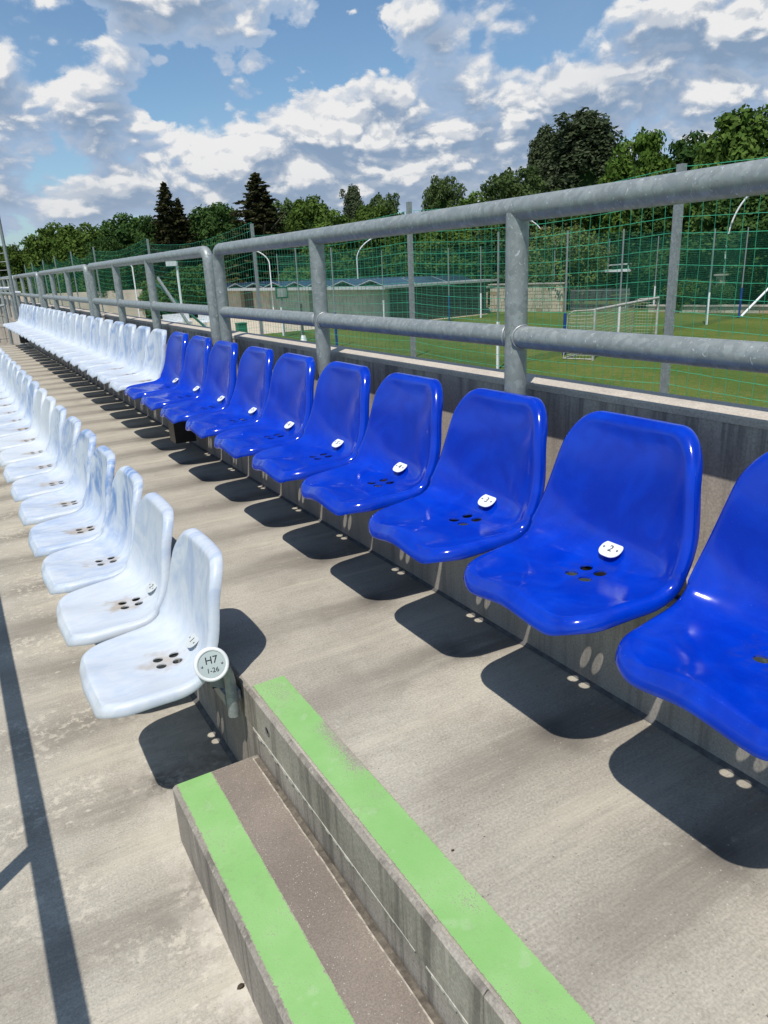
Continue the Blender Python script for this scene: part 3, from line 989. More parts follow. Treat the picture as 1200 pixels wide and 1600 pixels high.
def seat_mesh():
    NO = 96
    # outline in developed space: rounded rectangle, then width scaled with s
    rf, rb = .095, .092
    pts = []

    def arc(cx, cy, r, a0, a1, n):
        for i in range(n):
            a = a0 + (a1 - a0) * i / n
            pts.append((cx + r * math.cos(a), cy + r * math.sin(a)))
    W = .236
    arc(rf, -W + rf, rf, PI * 1.5, PI, 14)          # front right corner going to the front
    k = 12
    for i in range(k):
        pts.append((0, -W + rf + (2 * W - 2 * rf) * i / k))
    arc(rf, W - rf, rf, PI, PI / 2, 14)
    k = 22
    for i in range(k):
        pts.append((rf + (LTOT - rf - rb) * i / k, W))
    arc(LTOT - rb, W - rb, rb, PI / 2, 0, 14)
    k = 10
    for i in range(k):
        pts.append((LTOT, W - rb - (2 * W - 2 * rb) * i / k))
    arc(LTOT - rb, -W + rb, rb, 0, -PI / 2, 14)
    k = 22
    for i in range(k):
        pts.append((LTOT - rb - (LTOT - rf - rb) * i / k, -W))
    n = len(pts)

    def shape(s, u, extra_n=0.0):
        """s along the profile, u across in metres of the widest outline -> point, normal"""
        hw = halfw(s)
        y = u / W * hw
        p, t = prof_at(s)
        nr = Vector((-t.z, 0, t.x))
        a = min(1.15, abs(u) / W)
        h = (.020 + .010 * smooth(SJ, SJ + .15, s)) * a ** 2.4 * smooth(.03, .20, s) * (1 - .35 * smooth(LTOT - .14, LTOT, s))
        h += .036 * a ** 3.2 * math.exp(-((s - SJ) / .085) ** 2)
        # pelvis cushion hollow and thigh lobes at the front
        fl = 1 - smooth(.02, .17, s)
        h -= .015 * fl * math.exp(-((abs(y) - .125) / .065) ** 2)
        h += .006 * fl * math.exp(-(y / .05) ** 2)
        h += .0022 * math.exp(-((s - (SJ - .02)) / .010) ** 2) * (1 - a)   # crease
        q = p + nr * (h + extra_n)
        return Vector((q.x, y, q.z)), nr

    rings_r = [0.0, .12, .24, .36, .48, .59, .69, .78, .85, .905, .945, .975, 1.0]
    rings = []
    for r in rings_r:
        ring = []
        for (s, u) in pts:
            ms = min(max(s, .17), LTOT - .19)
            ss, uu = ms + (s - ms) * r, u * r
            d = (1 - r) * math.hypot(s - ms, u)
            rim = .0028 * math.exp(-((d - .012) / .022) ** 2)
            q, _ = shape(ss, uu, rim - .006 * max(0, 1 - d / .012) ** 2)
            ring.append(q)
        rings.append(ring)
    outw = []
    for i in range(n):
        a, b = pts[i - 1], pts[(i + 1) % n]
        t = Vector((b[0] - a[0], b[1] - a[1])).normalized()
        outw.append(Vector((-t.y, t.x)) if False else Vector((t.y * -1, t.x)))
    # make sure they point outwards
    cs = (LTOT / 2, 0)
    for i in range(n):
        if (pts[i][0] - cs[0]) * outw[i].x + (pts[i][1]) * outw[i].y < 0:
            outw[i] = -outw[i]
    for (o, dn) in [(.0055, .0085), (.0085, .016), (.010, .022), (.011, .031), (.0095, .0335), (.0075, .031), (.0055, .022), (.001, .013), (-.008, .0075)]:
        ring = []
        for i, (s, u) in enumerate(pts):
            k = 1.0
            so, uo = s + outw[i].x * o, u + outw[i].y * o
            q, nr = shape(so, uo, 0)
            _, t2 = prof_at(min(max(s, .075), LTOT - .03))
            n2 = Vector((-t2.z, 0, t2.x))
            ring.append(q - n2 * dn)
        rings.append(ring)
    for r in [.93, .80, .6, .4, .2, 0.0]:
        ring = []
        for (s, u) in pts:
            ms = min(max(s, .17), LTOT - .19)
            q, nr = shape(ms + (s - ms) * r, u * r, -.0045)
            ring.append(q)
        rings.append(ring)
    bm = bmesh.new()
    vr = [[bm.verts.new(q) for q in ring] for ring in rings]
    for a, b in zip(vr[:-1], vr[1:]):
        for i in range(n):
            j = (i + 1) % n
            bm.faces.new((a[i], b[i], b[j], a[j]))
    bmesh.ops.remove_doubles(bm, verts=bm.verts, dist=.00012)
    bmesh.ops.dissolve_degenerate(bm, edges=bm.edges, dist=.0001)
    bmesh.ops.recalc_face_normals(bm, faces=bm.faces)
    me = bpy.data.meshes.new('shell')
    bm.to_mesh(me)
    bm.free()
    me.materials.append(MATS['blue_plastic'])
    # drain holes
    cb = MB()
    for hx in (-.140, -.190):
        for hy in (-.0325, .0125):
            k = 20
            vs = [(hx + .0158 * math.cos(2 * PI * i / k), hy + .0158 * math.sin(2 * PI * i / k), z) for z in (.36, .50) for i in range(k)]
            cb.add(vs, [(i, (i + 1) % k, (i + 1) % k + k, i + k) for i in range(k)] + [tuple(range(k))[::-1], tuple(range(k, 2 * k))])
    cm = cb.mesh('holes', 'blue_plastic')
    a = bpy.data.objects.new('a', me); b = bpy.data.objects.new('b', cm)
    COL.objects.link(a); COL.objects.link(b)
    md = a.modifiers.new('cut', 'BOOLEAN')
    md.operation = 'DIFFERENCE'; md.object = b; md.solver = 'EXACT'
    dg = bpy.context.evaluated_depsgraph_get()
    res = bpy.data.meshes.new_from_object(a.evaluated_get(dg))
    if len(res.polygons) < 500:
        res = me
    bpy.data.objects.remove(a); bpy.data.objects.remove(b)
    res.polygons.foreach_set('use_smooth', [True] * len(res.polygons))
    # flat shading only inside the holes
    sm = []
    for p_ in res.polygons:
        cx, cy, cz = p_.center
        inside = any(abs(math.hypot(cx - hx, cy - hy) - .0156) < .0007 for hx in (-.140, -.190) for hy in (-.0325, .0125)) and abs(p_.normal.z) < .3
        sm.append(not inside)
    res.polygons.foreach_set('use_smooth', sm)
    try:
        res.set_sharp_from_angle(angle=math.radians(50))
    except Exception:
        pass
    res.name = 'shell'
    return res


SHELL = seat_mesh()
# support under the shell: steel strap with two arms and bolts
mb = MB()
mb.box(-.30, -.035, -.105, -.080, .392, .404)
mb.box(-.30, -.035, .080, .105, .392, .404)
mb.box(-.075, -.045, -.16, .16, .374, .391)
for y in (-.0925, .0925):
    mb.disc_stack((-.292, y, .392), (0, 0, -1), (1, 0, 0), [(.007, 0), (.007, .012), (.004, .014)], 10)
SUPPORT = mb.mesh('support_bracket', 'black_plastic')
mb = MB()
k = 28
pv = []
for i in range(k):
    a = 2 * PI * i / k
    e = .62
    pv.append((.032 * math.copysign(abs(math.cos(a)) ** e, math.cos(a)) * (1 - .10 * math.sin(a) ** 2), .0255 * math.copysign(abs(math.sin(a)) ** .85, math.sin(a))))
mb.add([(x, y, -.0015) for x, y in pv] + [(x, y, .0000) for x, y in pv] + [(x * .98, y * .975, .0007) for x, y in pv],
       [(i, (i + 1) % k, (i + 1) % k + k, i + k) for i in range(k)] + [(i + k, (i + 1) % k + k, (i + 1) % k + 2 * k, i + 2 * k) for i in range(k)] + [tuple(range(2 * k, 3 * k))])
PLATE = mb.mesh('number_plate', 'plate_white')
mb = MB(); mb.disc_stack((0, 0, .0018), (0, 0, 1), (1, 0, 0), [(.0032, 0), (.0030, .0012), (.0016, .0016)], 12)
SCREW = mb.mesh('screw', 'screw_steel')
NUM = {i: text_mesh(str(i), .027) for i in range(1, 13)}
TILT = math.radians(33)
PLATE_M = frame((0, -1, 0), (math.cos(TILT), 0, math.sin(TILT)), (-.0825, -.010, .4742))


def make_seat(xr, zf, yc, color, label, group, num=None, plate='plate_white', cat='seat', tint=.5):
    root = empty('stadium_seat', (xr + random.uniform(-.003, .003), yc + random.uniform(-.004, .004), zf + random.uniform(-.002, .002)), label, cat, group, (random.uniform(-.006, .006), random.uniform(-.008, .008), random.uniform(-.010, .010)))
    sh_ = link('shell', SHELL, root, mat='blue_plastic' if color == 'blue' else 'marbled_white_plastic')
    sh_.color = (tint, tint, tint, 1)
    link('support_bracket', SUPPORT, root)
    if num is not None:
        pl = link('number_plate', PLATE, root, mat=plate)
        pl.matrix_local = PLATE_M
        if num:
            nm = link('numeral', NUM[num], pl, loc=(0, 0, .0012))
            for sx in (-1, 1):
                link('screw', SCREW, pl, loc=(sx * .021, 0, -.0012))
    return root


ORD = ['first', 'second', 'third', 'fourth', 'fifth', 'sixth', 'seventh', 'eighth', 'ninth', 'tenth', 'eleventh', 'twelfth', 'thirteenth', 'fourteenth', 'fifteenth', 'sixteenth', 'seventeenth', 'eighteenth', 'nineteenth', 'twentieth', 'twenty-first', 'twenty-second', 'twenty-third', 'twenty-fourth']
random.seed(3)
for n in range(1, 11):
    if n == 1:
        lb = 'glossy blue bucket seat cut off by the right edge of the picture'
    elif n <= 6:
        lb = ['', '', 'glossy blue bucket seat whose plate reads 2, widest whole one in view', 'glossy blue bucket seat whose plate reads 3, in front of the thick near railing post', 'glossy blue bucket seat whose plate reads 4, two beyond the widest one', 'glossy blue bucket seat whose plate reads 5, its backrest beside the second railing post', 'glossy blue bucket seat just beyond the second railing post, plate reads 6'][n]
    elif n < 10:
        lb = 'glossy blue bucket seat, %s from the one numbered 2 going away' % ORD[n - 3]
    else:
        lb = 'last glossy blue bucket seat, touching the first pale seat'
    make_seat(XU, ZU, .692 + .5 * (n - 1), 'blue', lb, 'blue seats of the top row', n)
for k in range(22):
    lb = 'pale marbled seat of the top row, %s beyond the last blue one' % ORD[k]
    make_seat(XU, ZU, .692 + .5 * (10 + k), 'white', lb, 'pale seats of the top row', None, tint=random.uniform(.35, .75))
for k in range(24):
    if k == 0:
        lb = 'pale marbled seat at the row end behind the round H7 sign'
    else:
        lb = 'pale marbled seat of the lower row, %s behind the end seat by the sign' % ORD[k - 1]
    make_seat(XL, ZL, 2.112 + .5 * k, 'white', lb, 'pale seats of the lower row', (k + 1) if k < 2 else None, 'plate_aged', tint=[.42, .30, 1.0, 1.0, .8, .7, .8, .12, .12, .8, .7, .5][k] if k < 12 else .45)

# beams carrying the seats
for xr, zf, y0, y1, lb in ((XU, ZU, .46, YEND - .5, 'long steel beam carrying the top seat row along its riser'), (XL, ZL, 1.90, 13.9, 'long steel beam carrying the lower seat row along its riser')):
    bt = empty('seat_beam', (xr, y0, zf), lb, 'beam')
    mb = MB(); mb.box(xr - .055, xr - .005, y0, y1, zf + .335, zf + .372)
    child(mb, 'beam', 'galvanised_steel', bt)

# round row sign at the lower row end on its curved arm
sg = empty('row_sign', (.470, 1.862, -1.056), 'round white sign reading H7 1-26 on a curved grey tube arm', 'sign')
arm = MB()
ap = [(-.098, .03, .500), (-.080, .03, .490), (-.060, .03, .478), (-.044, .03, .455), (-.036, .03, .42), (-.035, .03, .37), (-.035, .03, .300)]
ap2 = catmull([(a, c_) for a, b, c_ in ap], 5)
arm.tube([(XL + q.x, 1.862 + .03, ZL + q.z) for q in ap2], .017, 20)
child(arm, 'arm', 'galvanised_steel', sg)
mb = MB()
mb.add([(XL - .095, 1.905, ZL + .49), (XL - .04, 1.905, ZL + .44), (XL - .04, 1.905, ZL + .385), (XL - .09, 1.905, ZL + .41),
        (XL - .095, 1.911, ZL + .49), (XL - .04, 1.911, ZL + .44), (XL - .04, 1.911, ZL + .385), (XL - .09, 1.911, ZL + .41)],
       [(0, 1, 2, 3), (7, 6, 5, 4), (0, 4, 5, 1), (1, 5, 6, 2), (2, 6, 7, 3), (3, 7, 4, 0)])
child(mb, 'end_plate', 'grey_post_paint', sg)
SN = Vector((-.12, -.93, .34)).normalized()
SR = Vector((1, -.12, .0)); SR = (SR - SN * SR.dot(SN)).normalized()
SU = SN.cross(SR)
mb = MB(); mb.disc_stack((0, 0, 0), (0, 0, 1), (1, 0, 0), [(.040, -.030), (.047, -.026), (.0495, -.010), (.0495, .004), (.048, .0085), (.0445, .0100), (.0405, .0094), (.0390, .0074), (.0388, .0060)], 48)
rim = mb.build('rim', 'plate_white', sg)
fm = frame(SR, SN.cross(SR), (0, 0, 0))
rim.matrix_local = fm
mb = MB(); mb.disc_stack((0, 0, .0062), (0, 0, 1), (1, 0, 0), [(.0386, 0), (.0384, .0012)], 48)
face = mb.build('face', 'disc_grey', sg)
face.matrix_local = fm
t1 = link('lettering', text_mesh('H7', .030, .0003), face, loc=(0, .0125, .0078))
t2 = link('lettering', text_mesh('1-26', .0195, .0003), face, loc=(0, -.0165, .0078))
for sx in (-1, 1):
    link('screw', SCREW, face, loc=(sx * .0285, -.001, .0058))

# small black boxes slung under the top row
for (y, lb) in ((4.92, 'black plastic box hanging under the blue seats by the riser'), (15.6, 'small dark box under the far pale seats by the end fence')):
    mb = MB(); mb.box(-.215, -.075, -.07, .07, .10, .385); mb.box(-.235, -.055, -.085, .085, .385, .395)
    mb.build('utility_box', 'black_plastic', loc=(XU, y, ZU), label=lb, cat='box')

# ------------------------------------------------------------------ nets
def net_mesh(bays, ztop, zbot, cell, r, sag, wob=.012, step=1, mat='net_cord', name='net'):
    """bays: list of ((x0,y0),(x1,y1)); cords as thin three-sided strands"""
    V, F = [], []
    rnd = random.Random(5)

    def strand(pts):
        base = len(V)
        for i, p in enumerate(pts):
            a = pts[max(0, i - 1)]; b = pts[min(len(pts) - 1, i + 1)]
            t = (b[0] - a[0], b[1] - a[1], b[2] - a[2])
            l = math.sqrt(t[0] ** 2 + t[1] ** 2 + t[2] ** 2) or 1
            if abs(t[2]) / l > .7:
                V.extend([(p[0] + r, p[1], p[2]), (p[0] - r * .5, p[1] + r * .87, p[2]), (p[0] - r * .5, p[1] - r * .87, p[2])])
            else:
                hx, hy = -t[1] / l, t[0] / l
                V.extend([(p[0], p[1], p[2] + r), (p[0] + hx * r * .87, p[1] + hy * r * .87, p[2] - r * .5), (p[0] - hx * r * .87, p[1] - hy * r * .87, p[2] - r * .5)])
        for i in range(len(pts) - 1):
            o = base + 3 * i
            for k in range(3):
                F.append((o + k, o + (k + 1) % 3, o + 3 + (k + 1) % 3, o + 3 + k))
    rows = int((ztop - zbot) / cell)
    for bi, ((x0, y0), (x1, y1)) in enumerate(bays):
        L = math.hypot(x1 - x0, y1 - y0)
        cols = max(2, int(round(L / cell)))
        sg_ = sag * rnd.uniform(.6, 1.3)
        px, py = -(y1 - y0) / L, (x1 - x0) / L
        grid = []
        for j in range(rows + 1):
            row = []
            fj = j / rows
            drift = [rnd.uniform(-1, 1) for _ in range(4)]
            for i in range(cols + 1):
                t = i / cols
                s = sg_ * 4 * t * (1 - t) * (1 - .75 * fj)
                ax = wob * rnd.uniform(-1, 1) * .35 + wob * math.sin(3.1 * t * 3 + drift[0] * 2 + j * .3)
                az = wob * rnd.uniform(-1, 1) * .35 + wob * .8 * math.sin(2 * PI * t * 1.5 + drift[1] * .6 + j * .25)
                out = wob * 2.5 * math.sin(PI * t) * math.sin(fj * 5 + bi)
                tt = t + ax / L * (1 if 0 < i < cols else 0)
                row.append((x0 + (x1 - x0) * tt + px * out, y0 + (y1 - y0) * tt + py * out, ztop - (ztop - zbot) * fj - s + (az if 0 < i < cols else 0)))
            grid.append(row)
        for j, row in enumerate(grid):
            idx = list(range(0, cols + 1, step))
            if idx[-1] != cols:
                idx.append(cols)
            strand([row[i] for i in idx])
        for i in range(cols + 1):
            idx = list(range(0, rows + 1, max(2, step)))
            if idx[-1] != rows:
                idx.append(rows)
            strand([grid[j][i] for j in idx])
    me = bpy.data.meshes.new(name)
    me.from_pydata(V, [], F)
    me.materials.append(MATS[mat])
    return me


# near ball-stop net right behind the stand
F1X = 5.2
F1 = [(-1.2, .62), (4.20, .66), (8.17, .74), (13.52, .85), (17.4, .90), (21.37, .99), (25.4, 1.06), (29.44, 1.14), (34.7, 1.18), (39.9, 1.16), (44.5, 1.15), (49.8, 1.13), (54.0, 1.10)]
nf = empty('ball_stop_fence', (F1X, 0, G), 'tall green net fence on galvanised posts right behind the parapet', 'net fence')
for i, (y, zt) in enumerate(F1):
    if i in (4, 6):
        continue
    mb = MB()
    w = .030
    mb.box(F1X - .022, F1X + .022, y - w, y + w, G, zt)
    mb.box(F1X - .022, F1X + .022, y - w - .004, y - w + .0, G, zt)
    mb.box(F1X - .0255, F1X - .022, y - w, y - w + .012, G, zt)
    o = child(mb, 'post', 'galvanised_steel' if i < 3 else 'grey_post_paint', nf)
# two leaning braces
mb = MB(); mb.obox(((F1X), 19.5, -.62), (.025, 0, 0), Vector((0, 1.30, .60)) * 1.0, Vector((0, -.013, .028)))
child(mb, 'brace', 'galvanised_steel', nf)
mb = MB(); mb.tube([(F1X + .05, 21.9, -.02), (F1X + .05, 16.2, -1.40)], .028, 8)
child(mb, 'brace', 'dark_green_steel', nf)
seg_near = [((F1X, a[0]), (F1X, b[0])) for a, b in zip(F1[:3], F1[1:4])]
me = net_mesh(seg_near, .64, G + .05, .118, .0024, .07, .006, 1)
o = link('net', me, nf, kind='stuff'); o.matrix_parent_inverse = Matrix.Translation(-Vector(nf.location))
# lift the net slightly towards the far posts, which stand taller
F1b = [F1[3], F1[5], F1[7], F1[8], F1[9], F1[10], F1[11], F1[12]]
for a, b in zip(F1b[:-1], F1b[1:]):
    me = net_mesh([((F1X, a[0]), (F1X, b[0]))], (a[1] + b[1]) / 2 - .05, G + .05, .13, .0024, .30 if a[0] > 25 else .16, .012, 2)
    o = link('net', me, nf, kind='stuff'); o.matrix_parent_inverse = Matrix.Translation(-Vector(nf.location))

# far enclosure of net fences round the small pitch
def far_fence(label, pts, base, mat='far_net_cord', cell=.13, r=.0034, top=1.05, sag=.10):
    rt = empty('net_fence', (pts[0][0], pts[0][1], G), label, 'net fence', 'far net fences round the small pitch')
    for i, p in enumerate(pts):
        x, y = p[0], p[1]
        if p[2] == 'x':
            continue
        zt = p[3] if len(p) > 3 else top + .08
        colr = p[2]
        mb = MB(); mb.tube([(x, y, G), (x, y, zt)], .042, 8)
        po = child(mb, 'post', 'grey_post_paint', rt)
        if colr:
            mb = MB(); mb.tube([(x, y, G + .02), (x, y, G + 1.85)], .066, 8)
            pb = child(mb, 'post_sleeve', {'w': 'white_paint', 'b': 'blue_paint'}[colr], rt)
    bays = [((a[0], a[1]), (b[0], b[1])) for a, b in zip(pts[:-1], pts[1:])]
    me = net_mesh(bays, top, G + .1, cell, r, sag, .012, 3, mat)
    o = link('net', me, rt, kind='stuff'); o.matrix_parent_inverse = Matrix.Translation(-Vector(rt.location))
    return rt


far_fence('slanting net fence behind the goal with blue and white posts', [(18.87, 23.37, 'w', 1.08), (23.7, 24.7, 'b', 1.13), (29.0, 26.45, 'w', 1.22), (34.0, 27.7, 'b'), (39.07, 28.89, 'w', 1.26), (44.19, 30.34, 'b', 1.36), (49.5, 31.8, 'w', 1.4)], 0, top=1.12)
far_fence('net fence along the near long side of the small pitch', [(18.87, 23.6, 'x'), (18.87, 29.57, 'b', 1.0), (18.5, 36.9, 'b', 1.1), (18.95, 42.54, None, 1.3), (19.5, 46.75, 'w', 1.1)], 0, top=1.0)
far_fence('net fence at the far end in front of the shed', [(19.7, 46.9, 'x'), (27.4, 46.8, 'w', 1.1), (33.1, 46.8, 'b', 1.12), (36.17, 46.9, 'w', 1.16), (43.57, 46.81, 'w', 1.26), (50.0, 47.1, 'b', 1.44)], 0, top=1.08)
rt4 = far_fence('net fence along the far long side by the hedge', [(50.1, 46.9, 'x'), (46.66, 39.22, 'w', 1.28), (46.2, 34.2, 'b', 1.3), (44.4, 30.6, 'x')], 0, top=1.15)
mb = MB(); mb.tube([(44.22, 30.2, G + .1), (46.6, 29.8, G + 2.0)], .075, 8)
mb.build('brace_prop', 'white_paint', label='white painted prop leaning against the net fence at the right edge', cat='prop')
mb = MB(); mb.tube([(46.6, 29.8, G + 2.02), (48.4, 29.5, G + 3.45)], .045, 8)
o = mb.build('brace_rod', 'bare_steel', label='thin grey rod continuing the white prop upwards at the right edge', cat='rod')

# ------------------------------------------------------------------ football goal
gl = empty('football_goal', (23.2, 22.5, G), 'white football goal with white net standing on the grass', 'goal')
A_, B_ = Vector((23.2, 22.45, G)), Vector((31.0, 25.8, G))
U = (B_ - A_).normalized(); BK = Vector((-U.y, U.x, 0)) * 1.15
Hh = 2.05
for P_ in (A_, B_):
    mb = MB(); mb.tube([P_, P_ + Vector((0, 0, Hh))], .062, 12); child(mb, 'goal_post', 'goal_paint', gl)
mb = MB(); mb.tube([A_ + Vector((0, 0, Hh)), B_ + Vector((0, 0, Hh))], .062, 12); child(mb, 'crossbar', 'goal_paint', gl)
for P_ in (A_, B_):
    mb = MB(); mb.tube([P_ + Vector((0, 0, Hh)), P_ + BK * .8 + Vector((0, 0, Hh - .05)), P_ + BK + Vector((0, 0, Hh - .2)), P_ + BK * 1.15 + Vector((0, 0, .04)), P_ + Vector((0, 0, .04))], .028, 8)
    child(mb, 'side_frame', 'goal_paint', gl)
mb = MB(); mb.tube([A_ + BK * 1.15 + Vector((0, 0, .04)), B_ + BK * 1.15 + Vector((0, 0, .04))], .028, 8); child(mb, 'ground_bar', 'goal_paint', gl)
ga, gb = A_ + BK, B_ + BK
me = net_mesh([((ga.x, ga.y), (gb.x, gb.y))], G + Hh - .15, G + .05, .14, .0045, .12, .01, 1, 'goal_cord')
o = link('net', me, gl, kind='stuff'); o.matrix_parent_inverse = Matrix.Translation(-Vector(gl.location))
for P_ in (A_, B_):
    Q = P_ + BK
    me = net_mesh([((P_.x, P_.y), (Q.x, Q.y))], G + Hh - .05, G + .05, .14, .0045, .03, .005, 1, 'goal_cord')
    o = link('net', me, gl, kind='stuff'); o.matrix_parent_inverse = Matrix.Translation(-Vector(gl.location))

# ------------------------------------------------------------------ shed with solar panels
CA, CB, CC = Vector((28.7, 48.6, 0)), Vector((20.6, 101.8, 0)), Vector((46.2, 66.7, 0))
sh = empty('changing_room_shed', (28.7, 48.6, G), 'long low shed with tilted solar panels on its flat roof', 'building')
ed = (CB - CA); LL = ed.length; ed = ed / LL
sd = Vector((ed.y, -ed.x, 0))          # into the building
if sd.x < 0: sd = -sd
DEP = 11.0
ZT = -1.42


def shbox(a0, a1, d0, d1, z0, z1):
    mb = MB()
    c0 = CA + ed * ((a0 + a1) / 2) + sd * ((d0 + d1) / 2)
    mb.obox((c0.x, c0.y, (z0 + z1) / 2), ed * (a1 - a0) / 2, sd * (d1 - d0) / 2, (0, 0, (z1 - z0) / 2))
    return mb


child(shbox(.22, .296, .6, DEP - .1, G, ZT - .13), 'end_cladding', 'shed_wall_dark', sh)
segs = [(0.3, 8.6, 'shed_wall_grey', .35), (8.6, 11.0, 'shed_wall_dark', 1.6), (11.0, 17.5, 'shed_wall_grey', .4), (17.5, 20.5, 'shed_wall_tan', .35), (20.5, 23, 'shed_wall_dark', .8),
        (23, 31, 'shed_wall_tan', .35), (31, 33, 'shed_wall_dark', .8), (33, 40, 'shed_wall_tan', .35), (40, 43, 'shed_wall_dark', .8), (43, 51.5, 'shed_wall_tan', .35)]
for a0, a1, mt, d0 in segs:
    child(shbox(a0, a1, d0, DEP, G, ZT - .12), 'wall_panel', mt, sh)
child(shbox(-.5, 53, -.55, DEP + .5, ZT - .1, ZT + .06), 'roof', 'shed_roof', sh)
child(shbox(-.55, 53.05, -.60, -.55, ZT - .14, ZT + .10), 'fascia', 'frame_alu', sh)
a = .3
pi_ = 0
while a < 51:
    for dd in range(3):
        for sgn in (0, 1):
            mb = MB()
            w2, hgt = 1.72, .42
            a_lo, a_hi = (a, a + w2) if sgn == 0 else (a + 2 * w2, a + w2)
            p0 = CA + ed * a_lo + sd * (.1 + dd * 3.2); p1 = CA + ed * a_hi + sd * (.1 + dd * 3.2)
            z0, z1 = ZT + .12, ZT + .12 + hgt
            q = [Vector((p0.x, p0.y, z0)), Vector((p1.x, p1.y, z1)), Vector((p1.x, p1.y, z1)) + sd * 3.05, Vector((p0.x, p0.y, z0)) + sd * 3.05]
            dz = Vector((0, 0, .05))
            vs = [v - dz for v in q] + q
            fs = [(0, 1, 2, 3), (4, 7, 6, 5), (0, 4, 5, 1), (1, 5, 6, 2), (2, 6, 7, 3), (3, 7, 4, 0)]
            if sgn:
                fs = [f[::-1] for f in fs]
            mb.add(vs, [fs[1]], mi=0)
            mb.add(vs, [fs[0]] + fs[2:], mi=1)
            child(mb, 'solar_panel', ['solar_cells', 'frame_alu'], sh)
    a += 2 * 1.72 + .12
# green sign under the shed eaves
mb = MB(); mb.box(-.42, .42, -.03, .03, -.36, .36)
s_ = empty('green_sign_board', (19.35, 46.1, G + 2.8), 'green square notice board on a post in front of the shed', 'sign')
mb2 = MB(); mb2.box(-.33, .33, -.04, -.031, -.27, .27)
mb.build('board', 'sign_green', s_); mb2.build('panel', 'shed_roof', s_)
mb = MB(); mb.tube([(0, .06, -2.8), (0, .06, .3)], .04, 8); mb.build('pole', 'grey_post_paint', s_)
# black pole with white foot
bp = empty('marker_pole', (18.95, 42.3, G), 'dark pole with a white foot at the corner of the grass', 'pole')
mb = MB(); mb.tube([(0, 0, .3), (0, 0, 2.2)], .06, 8); mb.build('pole', 'shed_wall_dark', bp)
mb = MB(); mb.tube([(0, 0, 0), (0, 0, .33)], [.22, .12], 10); mb.build('foot', 'white_paint', bp)
# waste bin and white tables by the shed
wb = MB(); wb.box(-.3, .3, -.3, .3, 0, .9); wb.box(-.33, .33, -.33, .33, .9, .97)
wb.build('waste_bin', 'sign_green', loc=(17.2, 48.4, G), label='small green waste bin on the sand path before the shed', cat='bin')
for i, (x, y, lb) in enumerate([(17.9, 56.2, 'white folding bench by the shed, nearer of the pair on the left path'), (15.8, 58.5, 'white folding bench left of the other one beside the shed')]):
    bt = empty('bench', (x, y, G), lb, 'bench', 'white benches by the shed', (0, 0, .2))
    mb = MB(); mb.box(-1.1, 1.1, -.35, .35, .70, .78); mb.build('table_top', 'white_paint', bt)
    mb = MB(); mb.box(-1.1, 1.1, .36, .42, .78, 1.35); mb.build('backrest', 'white_paint', bt)
    for sx in (-.9, .9):
        mb = MB(); mb.box(sx - .05, sx + .05, -.3, .3, 0, .70); mb.build('leg', 'white_paint', bt)

# ------------------------------------------------------------------ stone wall, pillars, iron fence, low wall, far walls
def stone_wall(name, label, cat, p0, p1, h, th, rows, avg, group=None, mat='wall_stone'):
    rt = empty(name, (p0[0], p0[1], G), label, cat, group)
    d = Vector((p1[0] - p0[0], p1[1] - p0[1], 0)); L = d.length; d = d / L
    nrm = Vector((d.y, -d.x, 0))
    mid = (Vector((p0[0], p0[1], G)) + Vector((p1[0], p1[1], G))) / 2
    mb = MB(); mb.obox((mid.x, mid.y, G + h / 2), d * L / 2, nrm * (th / 2 - .04), (0, 0, h / 2)); child(mb, 'core', 'stone_mortar', rt)
    rh = h / rows
    rnd = random.Random(11)
    for r in range(rows):
        x = 0
        while x < L - .05:
            w = min(avg * rnd.uniform(.6, 1.5), L - x)
            c0 = Vector((p0[0], p0[1], G + r * rh + rh / 2)) + d * (x + w / 2)
            mb = MB()
            for s in (-1, 1):
                mb.obox(c0 + nrm * s * (th / 2 - .03 + rnd.uniform(-.015, .015)), d * (w / 2 - .02), nrm * .045, (0, 0, rh / 2 - .015))
            child(mb, 'stone', mat, rt)
            x += w
    mb = MB(); mb.obox((mid.x, mid.y, G + h + .05), d * (L / 2 + .12), nrm * (th / 2 + .12), (0, 0, .05)); child(mb, 'coping', 'pale_concrete', rt)
    return rt


stone_wall('stone_wall', 'pale rubble stone wall with flat coping behind the far fence', 'wall', (41.4, 52.2), (43.9, 45.9), 2.2, .5, 8, .55)
for i, (x, y, h) in enumerate([(40.0, 53.2, 2.0), (41.2, 52.9, 2.0), (47.9, 34.6, 2.5)]):
    lb = ['stone gate pillar next to the shed, left of two', 'stone gate pillar just left of the rubble wall', 'stone pillar in front of the hedge at the right'][i]
    stone_wall('gate_pillar', lb, 'pillar', (x - .22, y), (x + .22, y), h, .45, 6, .4, 'stone pillars by the far fences')
lw = stone_wall('low_stone_wall', 'knee-high pale stone wall along the foot of the hedge', 'wall', (45.9, 39.0), (48.3, 30.2), .45, .3, 2, .7)
ir = empty('iron_fence', (44.2, 45.5, G), 'dark iron bar fence right of the stone wall', 'fence')
p0, p1 = Vector((44.2, 45.5, G)), Vector((45.8, 40.9, G))
for i in range(56):
    q = p0.lerp(p1, i / 55)
    mb = MB(); mb.tube([q, q + Vector((0, 0, 1.75))], .016, 5); child(mb, 'bar', 'grey_post_paint', ir)
for z in (.25, 1.6):
    mb = MB(); mb.tube([p0 + Vector((0, 0, z)), p1 + Vector((0, 0, z))], .025, 6); child(mb, 'rail', 'grey_post_paint', ir)
cn = empty('shelter', (50.0, 46.5, G), 'open shelter with flat white roof edge beyond the far fence', 'shelter')
mb = MB(); mb.obox((49.9, 46.2, G + 2.95), (-.4, 2.4, 0), (1.5, .25, 0), (0, 0, .07)); child(mb, 'roof', 'canopy_white', cn)
